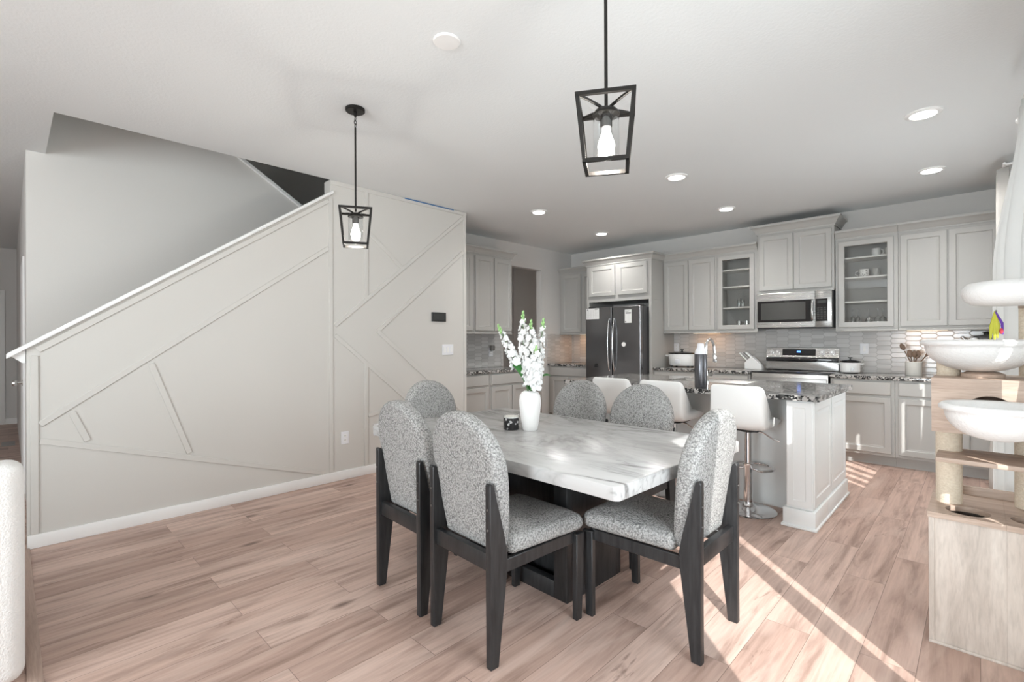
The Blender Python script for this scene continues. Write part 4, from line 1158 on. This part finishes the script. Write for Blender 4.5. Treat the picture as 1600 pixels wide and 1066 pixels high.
# ------------------------------------------------------------------ glassware and mugs in the glass cabinets
def wine_glass(label, flute=False, upside=False):
    r = thing('wine_glass' if not flute else 'flute_glass', label, 'glass', (0, 0, 0), 'stemmed glasses in the glass cabinets')
    if flute: pf_ = [(.030, 0), (.030, .002), (.004, .006), (.0035, .075), (.012, .085), (.023, .12), (.024, .17), (.022, .20)]
    else: pf_ = [(.032, 0), (.032, .002), (.005, .007), (.004, .07), (.010, .078), (.030, .10), (.036, .13), (.034, .16), (.029, .19)]
    inner = [(x - .0022, z) for x, z in pf_[::-1][:-4]]
    if upside: pf_ = [(x, .20 - z) for x, z in pf_]; inner = [(x, .20 - z) for x, z in inner]
    MB().lathe(pf_ + inner + [(.001, inner[-1][1] - (.002 if not upside else -.002))], seg=20, cap=False).build('glass_body', 'stemware', r)
    return r


def tumbler(label):
    r = thing('tumbler', label, 'glass', (0, 0, 0), 'tumblers in the glass cabinet')
    MB().lathe([(.001, 0), (.030, 0), (.033, .11), (.031, .11), (.028, .006), (.001, .006)], seg=20).build('glass_body', 'stemware', r)
    return r


def mug(label, mat, loc, sc=1.0, rz=PI, ud_=False):
    r = thing('mug', label, 'mug', loc)
    z = lambda t: t
    MB().lathe([(.001, .0), (.032, 0), (.040, .02), (.043, .05), (.041, .085), (.038, .085), (.039, .05), (.034, .008), (.001, .006)], loc, 28, sx=sc, sy=sc).build('cup', mat, r)
    pts = [Vector(loc) + Vector((math.cos(rz) * (.040 + .028 * math.sin(a)) * sc, math.sin(rz) * (.040 + .028 * math.sin(a)) * sc, .044 + .026 * math.cos(a))) for a in [i * PI / 10 for i in range(11)]]
    MB().tube(pts, .005, 8).build('mug_handle', mat, r)


GZ = 1.426
g0 = wine_glass('', False, True); g0.location = (-1.03, 6.62, GZ); g0['label'] = 'first wine glass from left on the lowest shelf right of microwave'
for x, y, lab in ((-.975, 6.60, 'second wine glass from left on the lowest shelf right of microwave'), (-.88, 6.61, 'third wine glass from left on the lowest shelf right of microwave'), (-.80, 6.62, 'fourth wine glass from left on the lowest shelf right of microwave'), (-.755, 6.60, 'fifth wine glass from left on the lowest shelf right of microwave')):
    dup(g0, (x, y, GZ), 0, lab)
f0 = wine_glass('left flute glass on the third shelf left of microwave', True, True); f0.location = (-2.25, 6.60, 1.7165)
dup(f0, (-2.205, 6.61, 1.7165), 0, 'middle flute glass on the third shelf left of microwave')
dup(f0, (-2.115, 6.60, 1.7165), 0, 'right flute glass on the third shelf left of microwave')
t0 = tumbler('left tumbler on the lowest shelf left of microwave'); t0.location = (-2.25, 6.60, GZ)
dup(t0, (-2.155, 6.60, GZ), 0, 'middle tumbler on the lowest shelf left of microwave')
dup(t0, (-2.075, 6.61, GZ), 0, 'right tumbler on the lowest shelf left of microwave')
mug('white mug on the top shelf right of microwave', 'ceramic', (-.815, 6.63, 2.2065), 1.0, 0)
mug('glass cup at the end of the top shelf right of microwave', 'crock', (-.705, 6.64, 2.2065), .8, PI)
mug('patterned round mug on the second shelf right of microwave', 'mug', (-.925, 6.62, 1.9865), 1.15, PI)
mug('grey cup beside the patterned mug', 'cab', (-.815, 6.63, 1.9865), .75, PI / 2)

# ------------------------------------------------------------------ ceiling things
dk = thing('ceiling_cover', 'round white cover plate on the dining ceiling', 'ceiling cover', (-1.896, 1.512, H_CEIL))
MB().lathe([(.001, 0), (.068, 0), (.068, -.004), (.062, -.009), (.001, -.010)], (-1.896, 1.512, H_CEIL - .0003), 40).build('cover_disc', 'white', dk)
cans = [(-.262, 4.19, 'recessed ceiling light nearest the curtain end, above the island post'), (-.300, 5.64, 'recessed ceiling light above the sunny cabinet end by the curtain'), (-1.983, 4.23, 'recessed ceiling light above the middle of the island'), (-2.064, 5.66, 'recessed ceiling light in front of the microwave cabinet'), (-3.666, 4.265, 'recessed ceiling light above the far end of the island'), (-3.795, 5.755, 'recessed ceiling light in front of the refrigerator')]
for x, y, lab in cans:
    r = thing('recessed_light', lab, 'ceiling light', (x, y, H_CEIL), 'recessed kitchen ceiling lights')
    MB().lathe([(.098, -.0002), (.098, -.006), (.088, -.012), (.072, -.012), (.068, -.006), (.068, -.0002)], (x, y, H_CEIL), 36, cap=False).build('trim_ring', 'white', r)
    MB().lathe([(.001, -.004), (.070, -.004), (.066, -.014), (.04, -.020), (.001, -.022)], (x, y, H_CEIL), 32).build('lens', 'can_lens', r)
    l = bpy.data.lights.new('downlight', 'SPOT'); l.energy = 66; l.spot_size = math.radians(150); l.spot_blend = 1.0; l.shadow_soft_size = .07; l.color = (1, .98, .95)
    o = bpy.data.objects.new('downlight', l); C.objects.link(o); o.parent = r; o.location = (0, 0, -.03)


def pendant(label, x, y, rz):
    r = thing('pendant_light', label, 'pendant light', (x, y, H_CEIL), 'lantern pendants over the dining table')
    ca, sa = math.cos(rz), math.sin(rz)
    def W(a, b, z): return Vector((x + a * ca - b * sa, y + a * sa + b * ca, z))
    MB().lathe([(.001, -.0003), (.060, -.0003), (.060, -.016), (.056, -.020), (.001, -.021)], (x, y, H_CEIL), 32).build('canopy', 'black_metal', r)
    lk = MB()
    lk.cyl((x, y, H_CEIL - .02), (x, y, H_CEIL - .050), .008, seg=12)
    for k in range(3):
        c = Vector((x, y, H_CEIL - .066 - k * .022)); pts = []
        for i in range(16):
            a = 2 * PI * i / 16; v = Vector((.008 * math.cos(a), 0, .015 * math.sin(a)))
            if k % 2: v = Vector((0, v.x, v.z))
            pts.append(c + v)
        lk.tube(pts, .0022, 6, True)
    lk.build('chain_link', 'black_metal', r)
    zt, zb, ht_, hb_ = 2.130, 1.912, .094, .072
    MB().cyl((x, y, H_CEIL - .122), (x, y, zt - .005), .0062, seg=14).build('rod', 'black_metal', r)
    fm_ = MB()
    cor = [(1, 1), (-1, 1), (-1, -1), (1, -1)]
    def bar(p, q, w_=.0065):
        d = (q - p).normalized(); up = Vector((0, 0, 1)) if abs(d.z) < .8 else Vector((ca, sa, 0)); s1 = d.cross(up).normalized(); s2 = d.cross(s1)
        p = p - d * w_ * .9; q = q + d * w_ * .9
        fm_.rings([[a + s1 * w_ + s2 * w_, a - s1 * w_ + s2 * w_, a - s1 * w_ - s2 * w_, a + s1 * w_ - s2 * w_] for a in (p, q)])
    for i in range(4):
        a, b = cor[i], cor[(i + 1) % 4]
        bar(W(a[0] * ht_, a[1] * ht_, zt), W(b[0] * ht_, b[1] * ht_, zt)); bar(W(a[0] * hb_, a[1] * hb_, zb), W(b[0] * hb_, b[1] * hb_, zb))
        bar(W(a[0] * ht_, a[1] * ht_, zt), W(a[0] * hb_, a[1] * hb_, zb))
    fm_.build('lantern_frame', 'black_metal', r)
    ar = MB()
    for a in cor:
        pts = [W(a[0] * ht_ * u, a[1] * ht_ * u, zt - .002 - .020 * (1 - u) ** 2) for u in [1, .8, .6, .4, .2, .05]]
        ar.tube(pts, .0055, 8)
    ar.build('top_arms', 'black_metal', r)
    MB().lathe([(.001, -.012), (.022, -.014), (.038, -.022), (.047, -.034), (.048, -.040), (.024, -.041), (.0205, -.046), (.0205, -.078), (.018, -.082), (.001, -.082)], (x, y, zt), 28).build('socket_cap', 'black_metal', r)
    MB().lathe([(.043, -.036), (.0455, -.042), (.0455, -.185), (.0435, -.185), (.0435, -.042), (.042, -.038)], (x, y, zt), 36, cap=False).build('glass_shade', 'glass', r)
    MB().lathe([(.001, -.082), (.0135, -.083), (.0150, -.100), (.022, -.120), (.0285, -.138), (.0295, -.150), (.026, -.166), (.014, -.177), (.001, -.180)], (x, y, zt), 24).build('bulb', 'bulb', r)
    l = bpy.data.lights.new('pendant_glow', 'POINT'); l.energy = 10; l.shadow_soft_size = .03; l.color = (1, .94, .86)
    o = bpy.data.objects.new('pendant_glow', l); C.objects.link(o); o.parent = r; o.location = (0, 0, zt - .20 - H_CEIL)


pendant('lantern pendant near the cream wall with its ceiling canopy in view', -2.871, 1.545, math.radians(61))
pendant('lantern pendant nearer the camera, hanging high over the table end', -.945, 1.465, math.radians(31))

# ------------------------------------------------------------------ cat tree
cat = thing('cat_tree', 'rustic wood cat tree with white plush bowls by the patio door', 'cat tree', (.05, 2.95, 0))
CX0, CX1, CY0, CY1 = -.160, .205, 2.740, 3.145
bx = MB(); bx.box(CX0 + .02, CX1, CY0 + .001, CY0 + .018, .012, .536, .002); bx.build('front_panel', 'cat_front', cat)
bx = MB(); bx.box(CX0, CX0 + .02, CY0, CY1, .012, .536, .002); bx.box(CX1 - .018, CX1, CY0 + .019, CY1, .012, .536, .002); bx.box(CX0 + .02, CX1 - .018, CY1 - .018, CY1, .012, .536, .002); bx.box(CX0, CX1, CY0 - .004, CY1 + .004, 0, .012, .002)
bx.build('base_box', 'cat_front', cat)
tl_ = MB(); tl_.box(.078, CX1, CY0 - .002, CY0 + .0005, .013, .535); tl_.build('door_panel', 'cat_front', cat)
# top board with two round holes
tb2 = MB()
def holed(mb, x0, x1, y0, y1, z0, z1, cx_, cy_, r, n=48):
    circ = [(cx_ + r * math.cos(2 * PI * i / n), cy_ + r * math.sin(2 * PI * i / n)) for i in range(n)]
    sq = []
    for px, py in circ:
        dx, dy = px - cx_, py - cy_
        tt = min(((x1 - cx_) / dx) if dx > 1e-9 else ((x0 - cx_) / dx if dx < -1e-9 else 1e9), ((y1 - cy_) / dy) if dy > 1e-9 else ((y0 - cy_) / dy if dy < -1e-9 else 1e9))
        sq.append((cx_ + dx * tt, cy_ + dy * tt))
    for cxx, cyy in ((x0, y0), (x1, y0), (x1, y1), (x0, y1)):
        k = min(range(n), key=lambda i: (sq[i][0] - cxx) ** 2 + (sq[i][1] - cyy) ** 2); sq[k] = (cxx, cyy)
    f = lambda P, z: [Vector((a, b, z)) for a, b in P]
    mb.rings([f(circ, z0), f(circ, z1), f(sq, z1), f(sq, z0), f(circ, z0)], True, False, False)
holed(tb2, CX0 - .004, .075, CY0 - .006, CY1 + .006, .537, .560, -.038, 2.842, .072)
holed(tb2, .0755, CX1 + .004, CY0 - .006, CY1 + .006, .537, .560, .142, 2.85, .052)
tb2.build('top_board', 'cat_wood', cat)
MB().box(CX0 + .10, CX1, CY1 + .008, CY1 + .026, .535, .600, .003).build('rear_lip', 'cat_wood', cat)
MB().cyl((-.101, 2.965, .5602), (-.101, 2.965, .904), .046, seg=28).build('scratching_post', 'sisal', cat)
MB().box(-.137, .205, 2.745, 3.03, .775, .795, .004).build('step_shelf', 'cat_wood', cat)
cb = MB(); cb.box(CX0 + .012, CX1, CY0 + .009, CY1, .905, .922, .002); cb.box(CX0 + .012, CX1, CY0 + .009, CY1, 1.115, 1.132, .002)
cb.box(CX0 + .012, CX0 + .028, CY0 + .009, CY1, .922, 1.115); cb.box(CX1 - .016, CX1, CY0 + .009, CY1, .922, 1.115); cb.box(CX0 + .028, CX1 - .016, CY1 - .016, CY1, .922, 1.115)
cb.build('condo_box', 'cat_wood', cat)
fp_ = MB(); n_ = 48; ccx, ccz, crr = .030, .980, .086
circ = [(ccx + crr * math.cos(2 * PI * i / n_), ccz + crr * math.sin(2 * PI * i / n_)) for i in range(n_)]
def hole_plate(mb, x0, x1, z0, z1, y0, y1):
    sq = []
    for px, pz in circ:
        dx, dz = px - ccx, pz - ccz
        tt = min(((x1 - ccx) / dx) if dx > 1e-9 else ((x0 - ccx) / dx if dx < -1e-9 else 1e9), ((z1 - ccz) / dz) if dz > 1e-9 else ((z0 - ccz) / dz if dz < -1e-9 else 1e9))
        sq.append((ccx + dx * tt, ccz + dz * tt))
    for cxx, czz in ((x0, z0), (x1, z0), (x1, z1), (x0, z1)):
        k = min(range(n_), key=lambda i: (sq[i][0] - cxx) ** 2 + (sq[i][1] - czz) ** 2); sq[k] = (cxx, czz)
    f = lambda P, y: [Vector((a, y, b)) for a, b in P]
    mb.rings([f(circ, y0), f(circ, y1), f(sq, y1), f(sq, y0), f(circ, y0)], True, False, False)
hole_plate(fp_, CX0 + .012, CX1, .905, 1.132, CY0 - .008, CY0 + .0085)
fp_.build('condo_front', 'cat_wood', cat)
MB().cyl((-.101, 2.965, 1.1322), (-.101, 2.965, 1.262), .041, seg=28).build('scratching_post', 'sisal', cat)
MB().cyl((.155, 3.07, .5602), (.155, 3.07, .904), .046, seg=24).build('scratching_post', 'sisal', cat)
MB().cyl((.165, 3.095, 1.1322), (.165, 3.095, 1.4304), .040, seg=24).build('scratching_post', 'sisal', cat)


def bowl(name, c, r, depth, rim=.016):
    prof = []
    for i in range(13):
        a = PI / 2 * i / 12; prof.append((r * math.sin(a) ** .9, -depth * math.cos(a)))
    prof += [(r + rim * .9, .004), (r + rim, .016), (r + rim * .3, .026), (r - rim * .8, .018)]
    for i in range(11, -1, -1):
        a = PI / 2 * i / 12; prof.append(((r - .022) * math.sin(a) ** .9, -(depth - .02) * math.cos(a)))
    return MB().lathe(prof, c, 56).build(name, 'plush', cat, 70)


bowl('plush_bowl', (.000, 2.905, 1.268), .182, .112)
MB().lathe([(.001, 0), (.07, 0), (.07, .015), (.05, .024), (.001, .024)], (.01, 2.905, 1.1325), 28).build('bowl_foot', 'cat_wood', cat)
bowl('plush_bowl', (.048, 2.535, 1.028), .150, .108)
hk = MB(); hk.box(-.02, .08, 2.685, 2.7315, .908, .935, .004); hk.build('bowl_bracket', 'black_metal', cat)
pp = [(.001, -.050), (.07, -.050), (.11, -.045), (.135, -.028), (.146, 0), (.142, .022), (.125, .040), (.09, .046), (.05, .040), (.001, .036)]
MB().lathe(pp, (.090, 2.72, 1.478), 56).build('plush_perch', 'plush', cat, 70)
MB().box(.125, .205, 2.76, 3.13, 1.4305, 1.4455, .003).build('perch_board', 'cat_wood', cat)

ty = thing('cat_toy', 'yellow and purple feather toy hanging under the plush perch', 'toy', (.05, 2.768, 1.40))
MB().tube([(.050, 2.764, 1.4115), (.049, 2.766, 1.409), (.046, 2.768, 1.405)], .003, 6).build('cord', 'hinge', ty)
fy = MB()
for dx, dz, l_ in ((-.010, 0, .11), (.0, -.01, .12), (.008, .0, .10)): fy.tube([(.046, 2.768, 1.408), (.046 + dx, 2.765, 1.40 - l_ * .5), (.044 + dx * 1.2, 2.762, 1.40 - l_)], [.003, .0075, .002], 8)
fy.build('yellow_feathers', 'toy_yellow', ty)
fp2 = MB(); fp2.tube([(.048, 2.766, 1.405), (.066, 2.76, 1.36), (.068, 2.758, 1.315)], [.003, .0045, .003], 8); fp2.build('purple_ribbon', 'toy_purple', ty)
MB().ball((.064, 2.757, 1.328), (.006, .006, .012)).build('red_tuft', 'toy_red', ty)

# ------------------------------------------------------------------ sofa at the left edge
sf = thing('sofa', 'white boucle sofa whose back corner shows at the left edge', 'sofa', (-3.05, -.95, 0))
MB().box(-2.735, -2.565, -1.98, .043, .03, .850, .05, 5).build('backrest', 'sofa', sf)
MB().box(-3.45, -2.74, -1.95, .01, .08, .30, .03, 3).build('seat_base', 'sofa', sf)
for a, b_ in ((-1.70, -.972), (-.968, -.24)): MB().box(-3.47, -2.742, a, b_, .301, .46, .05, 4).build('seat_cushion', 'sofa', sf)
for a, b_ in ((-1.95, -1.705), (-.235, .01)): MB().box(-3.46, -2.738, a, b_, .08, .60, .05, 4).build('armrest', 'sofa', sf)
for x in (-3.38, -2.66):
    for y in (-1.88, -.06): MB().cyl((x, y, 0), (x, y, .085), .022, .028).build('leg', 'blackwood', sf)
